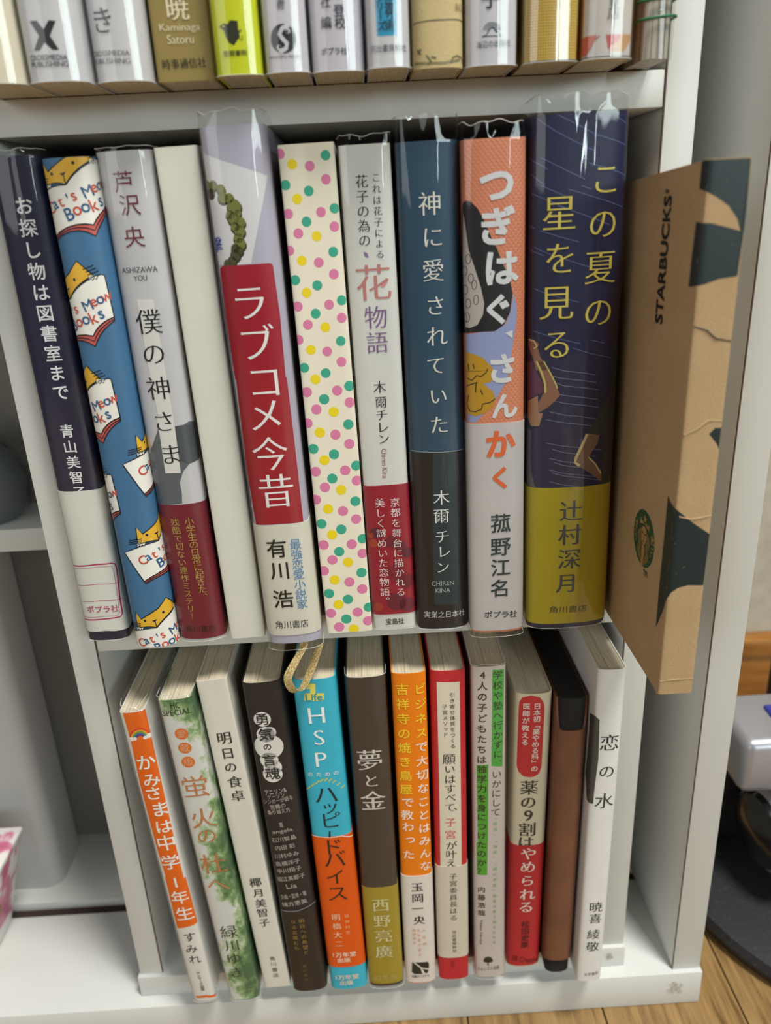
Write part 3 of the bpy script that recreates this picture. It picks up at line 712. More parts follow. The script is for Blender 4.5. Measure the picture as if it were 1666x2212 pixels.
  ['l','star_trails',[[-18.64,183.2],[-13.58,180.45],[-11.43,179.04]],0.17,'#6a76a8',1],
  ['l','star_trails',[[-8.4,195.7],[-1.2,192.05],[4.44,189.07],[16.7,185.18]],0.17,'#6a76a8',1],
  ['l','star_trails',[[-17.55,177.95],[-12.21,174.19]],0.17,'#6a76a8',1],
  ['l','star_trails',[[-13.61,182.82],[-5.07,178.33],[1.49,175.17]],0.17,'#6a76a8',1],
  ['l','star_trails',[[-4.06,172.3],[6.13,168.89],[16.73,165.28]],0.18,'#6a76a8',1],
  ['l','star_trails',[[-15.59,160.25],[-19.75,161.54]],0.18,'#6a76a8',1],
  ['l','star_trails',[[-17.45,171.88],[-10.85,169.07],[-3.89,165.81]],0.18,'#6a76a8',1],
  ['l','star_trails',[[-7.82,167.26],[-0.35,164.38],[10.7,160.01]],0.18,'#6a76a8',1],
  ['l','star_trails',[[-16.03,153.94],[-8.79,150.67],[4.76,145.81]],0.18,'#6a76a8',1],
  ['l','star_trails',[[-19.48,153.88],[-12.3,150.84]],0.18,'#6a76a8',1],
  ['l','star_trails',[[0.25,173.25],[3.79,171.84]],0.18,'#6a76a8',1],
  ['l','star_trails',[[-15.86,139.64],[-8.53,136.81],[0.59,134.07]],0.18,'#6a76a8',1],
  ['l','star_trails',[[-15.69,124.37],[-8.25,121.97],[1.52,119.11]],0.19,'#6a76a8',1],
  ['l','star_trails',[[-1.24,117.68],[5.91,115.11],[13.7,112.95]],0.19,'#6a76a8',1],
  ['l','star_trails',[[-13.74,159.34],[-6.73,156.89],[-0.05,154.82]],0.18,'#6a76a8',1],
  ['l','star_trails',[[5.24,120.24],[10.68,118.64]],0.19,'#6a76a8',1],
  ['l','star_trails',[[2.61,180.25],[17.25,175.68]],0.17,'#6a76a8',1],
  ['l','star_trails',[[-13.49,174.07],[-4.86,169.93]],0.18,'#6a76a8',1],
  ['l','star_trails',[[12.34,193.7],[16.34,192.0]],0.17,'#6a76a8',1],
  ['l','star_trails',[[-8.71,110.85],[-4.36,109.42],[2.99,108.22],[7.51,107.14]],0.2,'#7d84a6',1],
  ['l','star_trails',[[-10.09,107.97],[-4.29,106.49],[3.08,105.27],[8.14,104.13]],0.2,'#7d84a6',1],
  ['l','star_trails',[[-7.4,105.17],[-4.23,103.77],[3.17,102.55],[9.03,101.33]],0.2,'#7d84a6',1],
  ['l','star_trails',[[-8.06,101.49],[-4.14,100.05],[3.3,98.81],[8.93,97.59]],0.2,'#7d84a6',1],
  ['l','star_trails',[[-9.45,98.54],[-4.07,97.04],[3.4,95.79],[9.59,94.5]],0.2,'#7d84a6',1],
  ['l','star_trails',[[-9.38,94.0],[-3.96,92.49],[3.55,91.22],[8.72,90.01]],0.2,'#7d84a6',1],
  ['l','star_trails',[[-10.79,90.97],[-3.89,89.42],[3.65,88.15],[9.38,86.86]],0.2,'#7d84a6',1],
  ['l','star_trails',[[-10.65,81.67],[-3.67,80.1],[3.96,78.79],[11.45,77.22]],0.2,'#7d84a6',1],
  ['l','star_trails',[[-8.13,79.0],[-3.6,77.47],[4.05,76.15],[8.8,74.91]],0.2,'#7d84a6',1],
  ['l','star_trails',[[-9.06,75.34],[-3.52,73.77],[4.17,72.43],[8.95,71.17]],0.21,'#7d84a6',1],
  ['l','star_trails',[[-7.54,73.7],[-3.48,72.17],[4.23,70.82],[11.24,69.26]],0.21,'#7d84a6',1],
  ['l','star_trails',[[-8.98,70.54],[-3.4,68.95],[4.33,67.6],[11.98,65.91]],0.21,'#7d84a6',1],
  ['l','star_trails',[[-7.96,69.44],[-3.38,67.88],[4.37,66.51],[10.87,65.0]],0.21,'#7d84a6',1],
  ['l','star_trails',[[-8.9,65.69],[-3.29,64.08],[4.5,62.71],[11.04,61.16]],0.21,'#7d84a6',1],
  ['v','title','こ',8.82,174.77,8.82,174.77,10.97,'#d6c75e','m'],
  ['v','title','の',8.4,160.36,8.4,160.36,11.18,'#d6c75e','m'],
  ['v','title','夏',8.11,145.59,8.11,145.59,12.08,'#d6c75e','m'],
  ['v','title','の',7.95,130.01,7.95,130.01,11.63,'#d6c75e','m'],
  ['v','title','星',-7.12,164.57,-7.12,164.57,12.2,'#d6c75e','m'],
  ['v','title','を',-6.57,149.49,-6.57,149.49,11.54,'#d6c75e','m'],
  ['v','title','見',-7.58,134.11,-7.58,134.11,12.7,'#d6c75e','m'],
  ['v','title','る',-7.06,119.16,-7.06,119.16,11.53,'#d6c75e','m'],
  ['p','cover_art',[[-22.89,112.17],[-16.08,113.26],[-14.45,109.45],[-11.96,105.05],[-11.43,101.57],[-14.35,100.53],[-19.92,97.13],[-22.65,104.68]],'#5b3350',2],
  ['p','cover_art',[[-15.0,113.33],[-12.55,113.37],[-9.63,108.94],[-7.14,103.93],[-5.51,100.37],[-7.51,97.97],[-10.37,95.54],[-13.52,93.49],[-13.81,97.03],[-11.9,101.08],[-10.71,101.56],[-11.97,106.04],[-13.97,110.44]],'#8d6552',3],
  ['l','cover_art',[[-14.5,113.35],[-12.49,108.99],[-11.24,105.04],[-11.04,101.32]],0.78,'#c5bd72',4],
  ['l','cover_art',[[-11.84,113.36],[-9.39,108.93],[-7.15,104.42],[-6.63,102.91]],0.49,'#c5bd72',4],
  ['p','cover_art',[[-18.83,97.38],[-13.85,100.3],[-13.52,93.49],[-11.8,93.52],[-13.2,88.38],[-16.4,88.11],[-18.67,91.25]],'#a47c60',3],
  ['p','cover_art',[[-18.84,121.28],[-15.66,121.15],[-13.7,119.81],[-14.15,118.42],[-13.17,115.17],[-10.33,109.88],[-14.53,109.88],[-16.13,115.07],[-18.48,119.0]],'#8d6552',3],
  ['l','cover_art',[[-18.52,121.1],[-15.65,120.92],[-14.39,118.88],[-15.62,117.9]],0.66,'#cdb47c',4],
  ['p','cover_art',[[-18.59,87.64],[-16.38,86.03],[-16.6,77.58],[-16.19,69.08],[-14.45,63.35],[-17.15,62.85],[-21.44,66.41],[-20.48,76.52]],'#5d585c',2],
  ['p','cover_art',[[13.91,99.23],[10.7,93.61],[8.24,88.78],[4.76,85.49],[8.96,84.07],[11.77,82.68],[11.99,65.64],[12.15,62.35],[16.7,61.82],[16.47,80.73]],'#2e3236',2],
  ['p','cover_art',[[5.81,84.63],[10.34,83.39],[9.65,80.34],[6.16,74.91],[8.94,71.44],[11.94,66.73],[11.76,64.32],[7.47,67.84],[2.66,71.48],[0.57,72.96],[1.49,76.34],[3.86,81.93]],'#80604f',3],
  ['l','cover_art',[[5.3,84.41],[3.18,79.37],[1.27,75.3],[0.82,73.21],[2.65,71.75]],1.12,'#cdbf86',4],
  ['l','cover_art',[[6.16,74.91],[8.92,71.97],[11.61,67.59]],0.62,'#cdbf86',4],
  ['p','cover_art',[[15.2,139.59],[12.91,137.16],[11.58,131.95],[11.14,125.24],[12.46,120.07],[16.27,117.72]],'#2b2038',2],
  ['b','paper_band',2.03,63.04,'#b3a31f',45],
  ['v','author','辻',-0.16,52.87,-0.16,52.87,9.23,'#34404c','M'],
  ['v','author','村',-0.4,42.45,-0.4,42.45,9.34,'#34404c','M'],
  ['v','author','深',-0.38,31.76,-0.38,31.76,9.46,'#34404c','M'],
  ['v','author','月',-1.07,20.86,-1.07,20.86,9.02,'#34404c','M'],
  ['h','publisher','角川書店',-8.05,8.94,7.55,8.64,3.22,'#3a3c30','g'],
 ]),
 'kamisama': ({'o': [-102.3, -18.3, -382.22], 'phi': -0.0502, 'w': 11.3, 'b': 2.4, 'n': 2.4, 'h': 181, 'D': 118, 'kw': {'mat': '#e3dfda', 'film': 3}}, [
  ['p','title_panel',[[-3.82,182.74],[1.48,183.19],[6.68,182.43],[5.81,153.27],[5.31,126.81],[4.84,101.75],[4.88,82.37],[-3.41,84.01],[-4.27,104.6],[-4.44,141.3],[-3.41,165.59]],'#e8660f',0],
  ['p','title_panel#2',[[-3.98,85.77],[5.92,83.38],[6.37,53.39],[1.19,52.72],[-4.51,51.76],[-4.05,77.64]],'#e8660f',1],
  ['v','title','か',0.96,153.71,0.96,153.71,8.65,'#f2ece6','b'],
  ['v','title','み',1.43,143.77,1.43,143.77,7.94,'#f2ece6','b'],
  ['v','title','さ',0.7,136.19,0.7,136.19,8.0,'#f2ece6','b'],
  ['v','title','ま',2.04,126.76,2.04,126.76,8.89,'#f2ece6','b'],
  ['v','title','は',1.64,116.43,1.64,116.43,8.16,'#f2ece6','b'],
  ['v','title','中',0.93,106.64,0.93,106.64,9.34,'#f2ece6','b'],
  ['v','title','学',0.6,94.68,0.6,94.68,8.89,'#f2ece6','b'],
  ['v','title','1',0.7,82.08,0.7,82.08,8.44,'#f2ece6','b'],
  ['v','title','年',0.81,72.22,0.81,72.22,8.52,'#f2ece6','b'],
  ['v','title','生',1.18,61.36,1.18,61.36,8.9,'#f2ece6','b'],
  ['l','rainbow',[[5.73,166.26],[5.57,167.68],[5.15,169.08],[4.52,170.31],[3.7,171.26],[2.74,171.86],[1.65,172.08],[0.51,171.92],[-0.62,171.41],[-1.67,170.58],[-2.6,169.46],[-3.35,168.13]],0.72,'#d9372a',1],
  ['l','rainbow',[[4.98,166.5],[4.86,167.67],[4.53,168.8],[4.01,169.79],[3.31,170.55],[2.49,171.05],[1.57,171.23],[0.6,171.09],[-0.36,170.66],[-1.25,169.96],[-2.02,169.04],[-2.63,167.94]],0.72,'#e8a32a',1],
  ['l','rainbow',[[4.29,166.6],[4.19,167.55],[3.92,168.45],[3.49,169.23],[2.92,169.84],[2.24,170.23],[1.48,170.37],[0.68,170.26],[-0.1,169.9],[-0.83,169.34],[-1.45,168.59],[-1.93,167.71]],0.72,'#5aa044',1],
  ['l','rainbow',[[3.6,166.63],[3.53,167.36],[3.31,168.05],[2.97,168.65],[2.52,169.11],[1.99,169.4],[1.39,169.51],[0.77,169.42],[0.16,169.15],[-0.41,168.71],[-0.89,168.14],[-1.26,167.46]],0.72,'#3d5fa8',1],
  ['l','rainbow',[[3.01,166.62],[2.95,167.17],[2.79,167.69],[2.53,168.13],[2.18,168.48],[1.77,168.69],[1.31,168.77],[0.84,168.7],[0.38,168.5],[-0.05,168.17],[-0.41,167.73],[-0.69,167.22]],0.72,'#50367c',1],
  ['c','rainbow',-2.63,167.01,1.14,'#f0ece6',2],
  ['c','rainbow',-1.15,167.07,0.93,'#f0ece6',2],
  ['c','rainbow',5.13,167.35,1.24,'#f0ece6',2],
  ['c','rainbow',3.35,167.0,0.93,'#f0ece6',2],
  ['v','author','す',0.74,45.63,0.74,45.63,6.41,'#35302a','g'],
  ['v','author','み',0.15,37.64,0.15,37.64,6.16,'#35302a','g'],
  ['v','author','れ',0.56,30.2,0.56,30.2,6.2,'#35302a','g'],
  ['v','publisher','サンマーク出版',0.49,20.64,0.76,8.73,2.04,'#4c4640','b'],
  ['l','stripe',[[-3.94,3.17],[1.16,3.48],[7.69,0.81]],1.57,'#e8660f',0],
 ]),
 'hotaru': ({'o': [-81.0, -19.0, -382.08], 'phi': -0.0562, 'w': 14.9, 'b': 2.4, 'n': 2.6, 'h': 186.5, 'D': 125, 'kw': {'mat': 'foliage', 'film': 2}}, [
  ['h','imprint','HC',-2.18,183.87,1.93,183.73,3.14,'#26301e','g'],
  ['h','imprint','SPECIAL',-6.57,180.01,6.2,180.26,2.91,'#26301e','g'],
  ['c','badge',-0.28,168.57,3.0,'#dd7433',1],
  ['v','badge','愛',-0.28,168.57,-0.28,168.57,4.13,'#e8b088','g'],
  ['c','badge',-0.25,160.94,3.02,'#dd7433',1],
  ['v','badge','蔵',-0.25,160.94,-0.25,160.94,4.17,'#e8b088','g'],
  ['c','badge',-0.27,153.19,3.04,'#dd7433',1],
  ['v','badge','版',-0.27,153.19,-0.27,153.19,4.2,'#e8b088','g'],
  ['v','title','蛍',0.21,138.93,0.21,138.93,12.78,'#c47a4a','m'],
  ['v','title','火',0.55,120.46,0.55,120.46,12.48,'#c47a4a','m'],
  ['v','title','の',0.26,109.96,0.26,109.96,9.87,'#c47a4a','m'],
  ['v','title','杜',0.17,92.66,0.17,92.66,12.83,'#c47a4a','m'],
  ['v','title','へ',-0.03,79.6,-0.03,79.6,11.3,'#c98a5e','m'],
  ['v','author','緑',-0.08,48.24,-0.08,48.24,8.73,'#3a3c30','m'],
  ['v','author','川',0.09,38.97,0.09,38.97,7.63,'#3a3c30','m'],
  ['v','author','ゆ',-0.63,29.67,-0.63,29.67,8.29,'#3a3c30','m'],
  ['v','author','き',-1.06,20.15,-1.06,20.15,7.76,'#3a3c30','m'],
 ]),
 'asita': ({'o': [-64.25, -13.0, -382.09], 'phi': -0.0601, 'w': 13.65, 'b': 1.0, 'n': 5, 'h': 191.8, 'D': 125, 'kw': {'mat': '#d8d3c6'}}, [
  ['v','title','明',0.32,160.59,0.32,160.59,6.89,'#2e2c28','M'],
  ['v','title','日',0.41,152.07,0.41,152.07,6.41,'#2e2c28','M'],
  ['v','title','の',0.35,144.1,0.35,144.1,5.93,'#2e2c28','M'],
  ['v','title','食',0.76,135.6,0.76,135.6,6.79,'#2e2c28','M'],
  ['v','title','卓',0.7,127.36,0.7,127.36,6.58,'#2e2c28','M'],
  ['v','author','椰',0.23,73.4,0.23,73.4,6.06,'#33302c','M'],
  ['v','author','月',0.54,66.4,0.54,66.4,5.52,'#33302c','M'],
  ['v','author','美',0.56,59.36,0.56,59.36,5.85,'#33302c','M'],
  ['v','author','智',0.42,53.04,0.42,53.04,5.88,'#33302c','M'],
  ['v','author','子',0.21,46.26,0.21,46.26,5.62,'#33302c','M'],
  ['v','publisher','角川書店',0.39,20.9,0.32,8.71,3.05,'#5a544a','g'],
 ]),
 'yuuki': ({'o': [-46.9, -16.3, -382.2], 'phi': -0.0346, 'w': 17.4, 'b': 3.2, 'n': 2.5, 'h': 190.8, 'D': 125, 'kw': {'mat': '#2a2422'}}, [
  ['c','title_badge',-1.91,171.85,3.92,'#d9d6d0',1],
  ['c','title_badge',-1.45,163.58,4.21,'#d9d6d0',1],
  ['c','title_badge',0.55,164.66,2.89,'#d9d6d0',1],
  ['c','title_badge',-1.03,156.8,6.79,'#d9d6d0',1],
  ['c','title_badge',-1.76,149.36,4.27,'#d9d6d0',1],
  ['c','title_badge',-0.69,145.31,4.29,'#d9d6d0',1],
  ['c','title_badge',-1.21,141.37,4.58,'#d9d6d0',1],
  ['v','title','勇',-1.91,171.85,-1.91,171.85,6.53,'#2a2622','b'],
  ['v','title','気',-1.45,163.58,-1.45,163.58,6.84,'#2a2622','b'],
  ['v','title','の',-1.56,156.84,-1.56,156.84,3.98,'#2a2622','b'],
  ['v','title','言',-1.76,149.36,-1.76,149.36,6.41,'#2a2622','b'],
  ['v','title','魂',-1.16,141.7,-1.16,141.7,7.0,'#2a2622','b'],
  ['h','contributors','アニソン&',-6.38,130.74,3.92,132.05,2.67,'#b5aca4','g'],
  ['h','contributors','ゲーソン',-5.48,128.28,2.69,129.3,2.69,'#b5aca4','g'],
  ['h','contributors','シンガーが語る',-7.75,125.31,6.1,127.03,2.7,'#b5aca4','g'],
  ['h','contributors','苦難の',-4.93,122.27,2.36,123.15,2.72,'#b5aca4','g'],
  ['h','contributors','乗り越え方',-6.66,118.96,4.09,120.39,2.74,'#b5aca4','g'],
  ['h','contributors','著',-2.04,111.58,-0.22,111.77,2.78,'#b5aca4','g'],
  ['h','contributors','angela',-5.95,107.0,3.93,108.21,2.8,'#b5aca4','g'],
  ['h','contributors','石川智晶',-6.98,102.18,4.89,103.75,2.82,'#b5aca4','g'],
  ['h','contributors','内田 彩',-5.79,97.34,3.86,98.53,2.85,'#b5aca4','g'],
  ['h','contributors','川村ゆみ',-6.9,92.13,5.07,93.67,2.88,'#b5aca4','g'],
  ['h','contributors','高橋洋子',-6.96,87.22,5.07,88.8,2.91,'#b5aca4','g'],
  ['h','contributors','中川翔子',-6.84,82.64,5.22,84.16,2.93,'#b5aca4','g'],
  ['h','contributors','堀江美都子',-7.55,77.4,6.25,79.13,2.96,'#b5aca4','g'],
  ['h','contributors','Lia',-3.48,72.85,1.59,73.43,2.99,'#b5aca4','g'],
  ['h','contributors','企画・監修・著',-7.28,65.86,5.67,67.59,3.02,'#b5aca4','g'],
  ['h','contributors','緒方恵美',-7.22,60.9,5.46,62.63,3.05,'#b5aca4','g'],
  ['b','paper_band',0.6,56.95,'#2b241e',45],
  ['l','band_print',[[-7.91,56.9],[-3.68,56.67],[0.14,56.81],[4.73,58.26],[8.22,59.48],[12.72,56.83]],0.44,'#8a8894',1],
  ['v','band_print','明日への希望と',1.28,50.01,1.22,28.15,2.85,'#a5813e','m'],
  ['v','band_print','なる言葉たち',-2.81,49.74,-3.31,31.39,2.75,'#a5813e','m'],
  ['v','publisher','角川書店',-0.88,18.62,-0.97,8.96,2.09,'#7c6238','m'],
 ]),
 'hsp': ({'o': [-26.25, -16.5, -382.3], 'phi': -0.0212, 'w': 19.15, 'b': 3.4, 'n': 2.5, 'h': 191, 'D': 125, 'kw': {'mat': '#38b0ca'}}, [
  ['p','imprint',[[-3.75,186.63],[-1.87,189.39],[0.6,188.93],[0.25,184.01],[3.88,183.85],[3.67,180.73],[2.83,179.9],[-4.74,180.24],[-5.13,180.87],[-4.63,184.29],[-2.07,184.36],[-1.85,186.53]],'#dcd063',1],
  ['h','imprint','Life',-4.32,182.04,3.05,182.13,3.92,'#2f93a5','b'],
  ['v','title','H',-0.44,172.42,-0.44,172.42,12.12,'#e9eeec','m'],
  ['v','title','S',-0.39,160.48,-0.39,160.48,11.36,'#e9eeec','m'],
  ['v','title','P',-0.66,148.27,-0.66,148.27,11.5,'#e9eeec','m'],
  ['v','title','の',-6.5,140.0,-6.5,140.0,2.69,'#e9eeec','g'],
  ['v','title','た',-2.53,139.89,-2.53,139.89,2.69,'#e9eeec','g'],
  ['v','title','め',1.46,139.83,1.46,139.83,2.69,'#e9eeec','g'],
  ['v','title','の',5.42,139.86,5.42,139.86,2.69,'#e9eeec','g'],
  ['l','laurel',[[-9.54,130.28],[-7.26,132.84]],0.61,'#c9c55e',1],
  ['l','laurel#2',[[-9.42,59.62],[-7.83,59.1]],0.65,'#d0a840',4],
  ['l','laurel',[[-6.83,132.92],[-4.99,134.82]],0.61,'#c9c55e',1],
  ['l','laurel#2',[[-7.51,59.64],[-5.83,58.51]],0.65,'#d0a840',4],
  ['l','laurel',[[-4.61,134.59],[-2.84,136.29]],0.61,'#c9c55e',1],
  ['l','laurel#2',[[-5.53,59.14],[-3.92,57.75]],0.65,'#d0a840',4],
  ['l','laurel',[[-2.51,135.57],[-0.77,137.17]],0.61,'#c9c55e',1],
  ['l','laurel#2',[[-3.61,58.56],[-2.03,57.03]],0.65,'#d0a840',4],
  ['l','laurel',[[-0.5,135.83],[1.23,137.39]],0.61,'#c9c55e',1],
  ['l','laurel#2',[[-1.7,58.08],[-0.13,56.46]],0.65,'#d0a840',4],
  ['l','laurel',[[1.44,135.39],[3.16,136.9]],0.61,'#c9c55e',1],
  ['l','laurel#2',[[0.25,58.06],[1.81,56.39]],0.65,'#d0a840',4],
  ['l','laurel',[[3.32,134.29],[5.04,135.7]],0.61,'#c9c55e',1],
  ['l','laurel#2',[[2.23,58.49],[3.79,56.74]],0.65,'#d0a840',4],
  ['l','laurel',[[5.17,132.61],[6.91,133.87]],0.61,'#c9c55e',1],
  ['l','laurel#2',[[4.24,59.2],[5.81,57.3]],0.65,'#d0a840',4],
  ['l','laurel',[[7.01,130.5],[8.86,131.42]],0.61,'#c9c55e',1],
  ['l','laurel#2',[[6.23,59.42],[7.84,57.24]],0.65,'#d0a840',4],
  ['v','title','ハ',-0.27,127.84,-0.27,127.84,11.74,'#1e2a2c','m'],
  ['v','title','ッ',0.28,120.11,0.28,120.11,8.99,'#1e2a2c','m'],
  ['v','title','ピ',0.44,112.6,0.44,112.6,10.49,'#1e2a2c','m'],
  ['b','paper_band',16.38,102.83,'#dc560a',45],
  ['l','band_print',[[-9.76,103.31],[-5.27,103.14],[0.0,102.56],[4.85,102.81],[18.25,96.47]],0.43,'#efe4da',1],
  ['l','title',[[-0.6,106.48],[-0.84,102.82]],0.77,'#1e2a2c',4],
  ['v','title','ド',-0.16,96.57,-0.16,96.57,10.65,'#33261e','m'],
  ['v','title','バ',0.3,88.68,0.3,88.68,11.22,'#33261e','m'],
  ['v','title','イ',-0.31,77.56,-0.31,77.56,10.35,'#33261e','m'],
  ['v','title','ス',-0.27,66.8,-0.27,66.8,10.96,'#33261e','m'],
  ['v','author','明橋大二',-2.51,51.27,-2.65,33.01,4.48,'#f0cfa8','m'],
  ['v','author','精神科医',2.93,51.55,2.75,40.43,2.34,'#f0b884','m'],
  ['h','publisher','1万年堂',-6.29,25.21,5.49,25.27,3.53,'#efd9c0','b'],
  ['h','publisher','出版',-4.32,21.27,2.36,21.44,3.27,'#efd9c0','b'],
  ['h','publisher','1万年堂',-6.4,8.95,5.55,9.04,3.63,'#efd9c0','b'],
  ['h','publisher','出版',-4.4,4.92,2.38,5.12,3.37,'#efd9c0','b'],
 ]),
 'yume': ({'o': [-6.5, -16.2, -382.45], 'phi': -0.0053, 'w': 17.6, 'b': 3.0, 'n': 2.5, 'h': 190.4, 'D': 125, 'kw': {'mat': '#453a34', 'film': 1.0, 'lowfilm': 1}}, [
  ['v','title','夢',-0.59,145.97,-0.59,145.97,12.04,'#d6cfc8','M'],
  ['v','title','と',-0.56,134.25,-0.56,134.25,7.73,'#d6cfc8','M'],
  ['v','title','金',-0.28,122.53,-0.28,122.53,11.85,'#d6cfc8','M'],
  ['b','paper_band',2.17,68.65,'#a9922c',45],
  ['v','author','西',-0.18,57.25,-0.18,57.25,8.83,'#d8cf9e','M'],
  ['v','author','野',0.01,46.41,0.01,46.41,8.66,'#d8cf9e','M'],
  ['v','author','亮',0.24,36.06,0.24,36.06,9.0,'#d8cf9e','M'],
  ['v','author','廣',-0.06,25.2,-0.06,25.2,9.09,'#d8cf9e','M'],
  ['h','publisher','幻冬舎',-6.6,6.34,5.9,6.73,3.65,'#cbbd78','m'],
 ]),
 'orange': ({'o': [11.8, -15.8, -382.5], 'phi': -0.0003, 'w': 15.45, 'b': 3.0, 'n': 2.5, 'h': 191, 'D': 125, 'kw': {'mat': '#ea7d05'}}, [
  ['v','title','吉祥寺の焼き鳥屋',-3.16,183.07,-3.37,127.67,5.98,'#eeca2e','b'],
  ['v','title','で',-2.93,120.01,-2.93,120.01,5.96,'#f0dccb','b'],
  ['v','title','教',-3.43,112.51,-3.43,112.51,6.0,'#f0dccb','b'],
  ['v','title','わ',-3.21,105.23,-3.21,105.23,5.8,'#f0dccb','b'],
  ['v','title','っ',-2.85,97.53,-2.85,97.53,5.85,'#f0dccb','b'],
  ['v','title','た',-3.57,87.96,-3.57,87.96,5.9,'#f0dccb','b'],
  ['v','title','ビジネス',4.92,182.59,4.67,159.0,5.67,'#eeca2e','b'],
  ['v','title','で大切なことはみんな',4.68,151.23,4.6,80.13,5.98,'#f0dccb','b'],
  ['b','paper_band',0.8,74.38,'#dcd2c8',45],
  ['v','author','玉',-0.05,67.25,-0.05,67.25,6.02,'#22221e','M'],
  ['v','author','岡',-0.02,59.97,-0.02,59.97,6.06,'#22221e','M'],
  ['v','author','一',-0.24,52.95,-0.24,52.95,5.85,'#22221e','M'],
  ['v','author','央',0.29,45.1,0.29,45.1,5.89,'#22221e','M'],
  ['v','band_print','吉祥寺の',-2.63,38.37,-2.61,29.65,2.17,'#d99a6c','g'],
  ['v','band_print','もも吉で学ぶ',-0.18,38.26,-0.07,21.02,2.08,'#d99a6c','g'],
  ['v','band_print','人生訓',2.39,37.96,2.64,28.49,2.07,'#dca885','g'],
  ['p','publisher_logo',[[-4.26,15.65],[3.61,15.44],[4.39,14.35],[4.39,10.15],[3.67,7.59],[2.05,6.9],[-3.48,7.23],[-4.65,8.69]],'#20241c',1],
  ['p','publisher_logo',[[-3.99,15.9],[-3.15,15.96],[0.7,11.73],[4.4,10.51],[4.37,9.57],[0.89,10.84],[2.58,6.81],[0.89,7.05],[-0.04,11.37]],'#d8cec4',2],
  ['h','publisher_logo','出版オリジナル',-4.6,5.63,4.43,5.46,1.91,'#2a2a24','b'],
 ]),
 'red': ({'o': [29.5, -14.7, -382.49], 'phi': -0.0008, 'w': 15.75, 'b': 3.0, 'n': 2.5, 'h': 190.5, 'D': 125, 'kw': {'mat': '#c0272f'}}, [
  ['p','title_panel',[[-5.18,184.98],[5.07,184.45],[5.05,152.21],[4.92,92.23],[-5.48,92.91],[-5.25,147.45]],'#d9cfbb',0],
  ['p','title_panel#2',[[-5.58,92.89],[4.9,92.24],[4.79,77.39],[-5.72,77.42]],'#d9cfbb',0],
  ['v','subtitle','引き寄せ体質をつくる',1.62,177.89,1.56,150.05,2.59,'#38342e','g'],
  ['v','subtitle','子宮メソッド',-1.77,171.9,-1.7,156.79,2.59,'#38342e','g'],
  ['v','title','願',-0.37,142.79,-0.37,142.79,6.16,'#2e2a24','m'],
  ['v','title','い',-0.15,137.05,-0.15,137.05,5.27,'#2e2a24','m'],
  ['v','title','は',-0.1,131.3,-0.1,131.3,5.53,'#2e2a24','m'],
  ['v','title','す',-0.19,125.62,-0.19,125.62,5.57,'#2e2a24','m'],
  ['v','title','べ',-0.05,120.43,-0.05,120.43,5.36,'#2e2a24','m'],
  ['v','title','て',-0.37,114.64,-0.37,114.64,5.39,'#2e2a24','m'],
  ['v','title','、',0.85,112.08,0.85,112.08,5.17,'#2e2a24','m'],
  ['v','title','子',-0.29,105.49,-0.29,105.49,5.68,'#d0504c','m'],
  ['v','title','宮',-0.41,98.01,-0.41,98.01,5.72,'#d0504c','m'],
  ['v','title','が',-0.04,91.13,-0.04,91.13,5.55,'#2e2a24','m'],
  ['v','title','叶',-0.25,85.61,-0.25,85.61,5.58,'#2e2a24','m'],
  ['v','title','え',-0.34,80.03,-0.34,80.03,5.48,'#2e2a24','m'],
  ['b','paper_band',15.95,77.91,'#d2c7b5',45],
  ['v','author','子宮委員長はる',0.47,71.63,0.31,44.06,3.94,'#3a362e','m'],
  ['v','publisher','河出書房新社',0.36,33.93,0.5,21.02,2.22,'#4c463c','g'],
  ['v','publisher','新社',-0.47,12.83,-0.51,10.11,1.99,'#701a1c','g'],
 ]),
 'gakko': ({'o': [48.8, -14.7, -382.45], 'phi': -0.0063, 'w': 15.4, 'b': 2.6, 'n': 2.5, 'h': 191.6, 'D': 125, 'kw': {'mat': '#d5c9c4', 'film': 1, 'lowfilm': 1}}, [
  ['p','highlight',[[1.44,189.86],[6.99,189.24],[6.3,136.08],[0.86,137.47]],'#52b04c',0],
  ['p','highlight#2',[[-6.05,137.96],[-0.51,138.36],[-0.93,91.56],[-5.82,91.39]],'#55a838',0],
  ['p','highlight#3',[[-6.48,91.22],[-1.03,91.58],[-1.37,70.78],[-6.48,70.84]],'#55a838',0],
  ['v','title','学校や塾へ行かずに、',3.91,186.78,4.02,138.38,4.66,'#2e3a2c','g'],
  ['v','title','いかにして',3.4,132.32,2.92,109.88,4.86,'#4c4640','g'],
  ['v','title','4人の子どもたちは',-2.9,187.36,-3.66,141.26,4.65,'#383430','b'],
  ['v','title','独学力を身につけたのか？',-3.47,135.68,-4.21,73.23,4.64,'#33301e','b'],
  ['v','subtitle','「経済」「地域」「親の学歴」格差は乗り越えられる',2.68,106.37,2.08,24.74,2.16,'#8cc27c','g'],
  ['v','author','内藤浩哉',-4.3,61.14,-4.41,45.52,3.97,'#4c3a2c','b'],
  ['h','author','Naito Hiroya',-4.64,40.34,-4.89,23.48,1.82,'#5a4a3c','g'],
  ['c','publisher_logo',-1.24,12.53,2.26,'#3a3a30',1],
  ['c','publisher_logo',-2.36,11.94,1.33,'#3a3a30',1],
  ['c','publisher_logo',0.07,11.78,1.33,'#3a3a30',1],
  ['l','publisher_logo',[[-1.24,12.07],[-1.19,8.25]],0.66,'#3a3a30',1],
  ['h','publisher_logo','フォレスト出版',-6.84,5.69,4.78,6.53,2.75,'#55504a','g'],
 ]),
 'kusuri': ({'o': [67.3, -10.1, -382.39], 'phi': 0.0122, 'w': 17.3, 'b': 4.0, 'n': 2.4, 'h': 172.6, 'D': 105, 'kw': {'mat': '#d0c5aa'}}, [
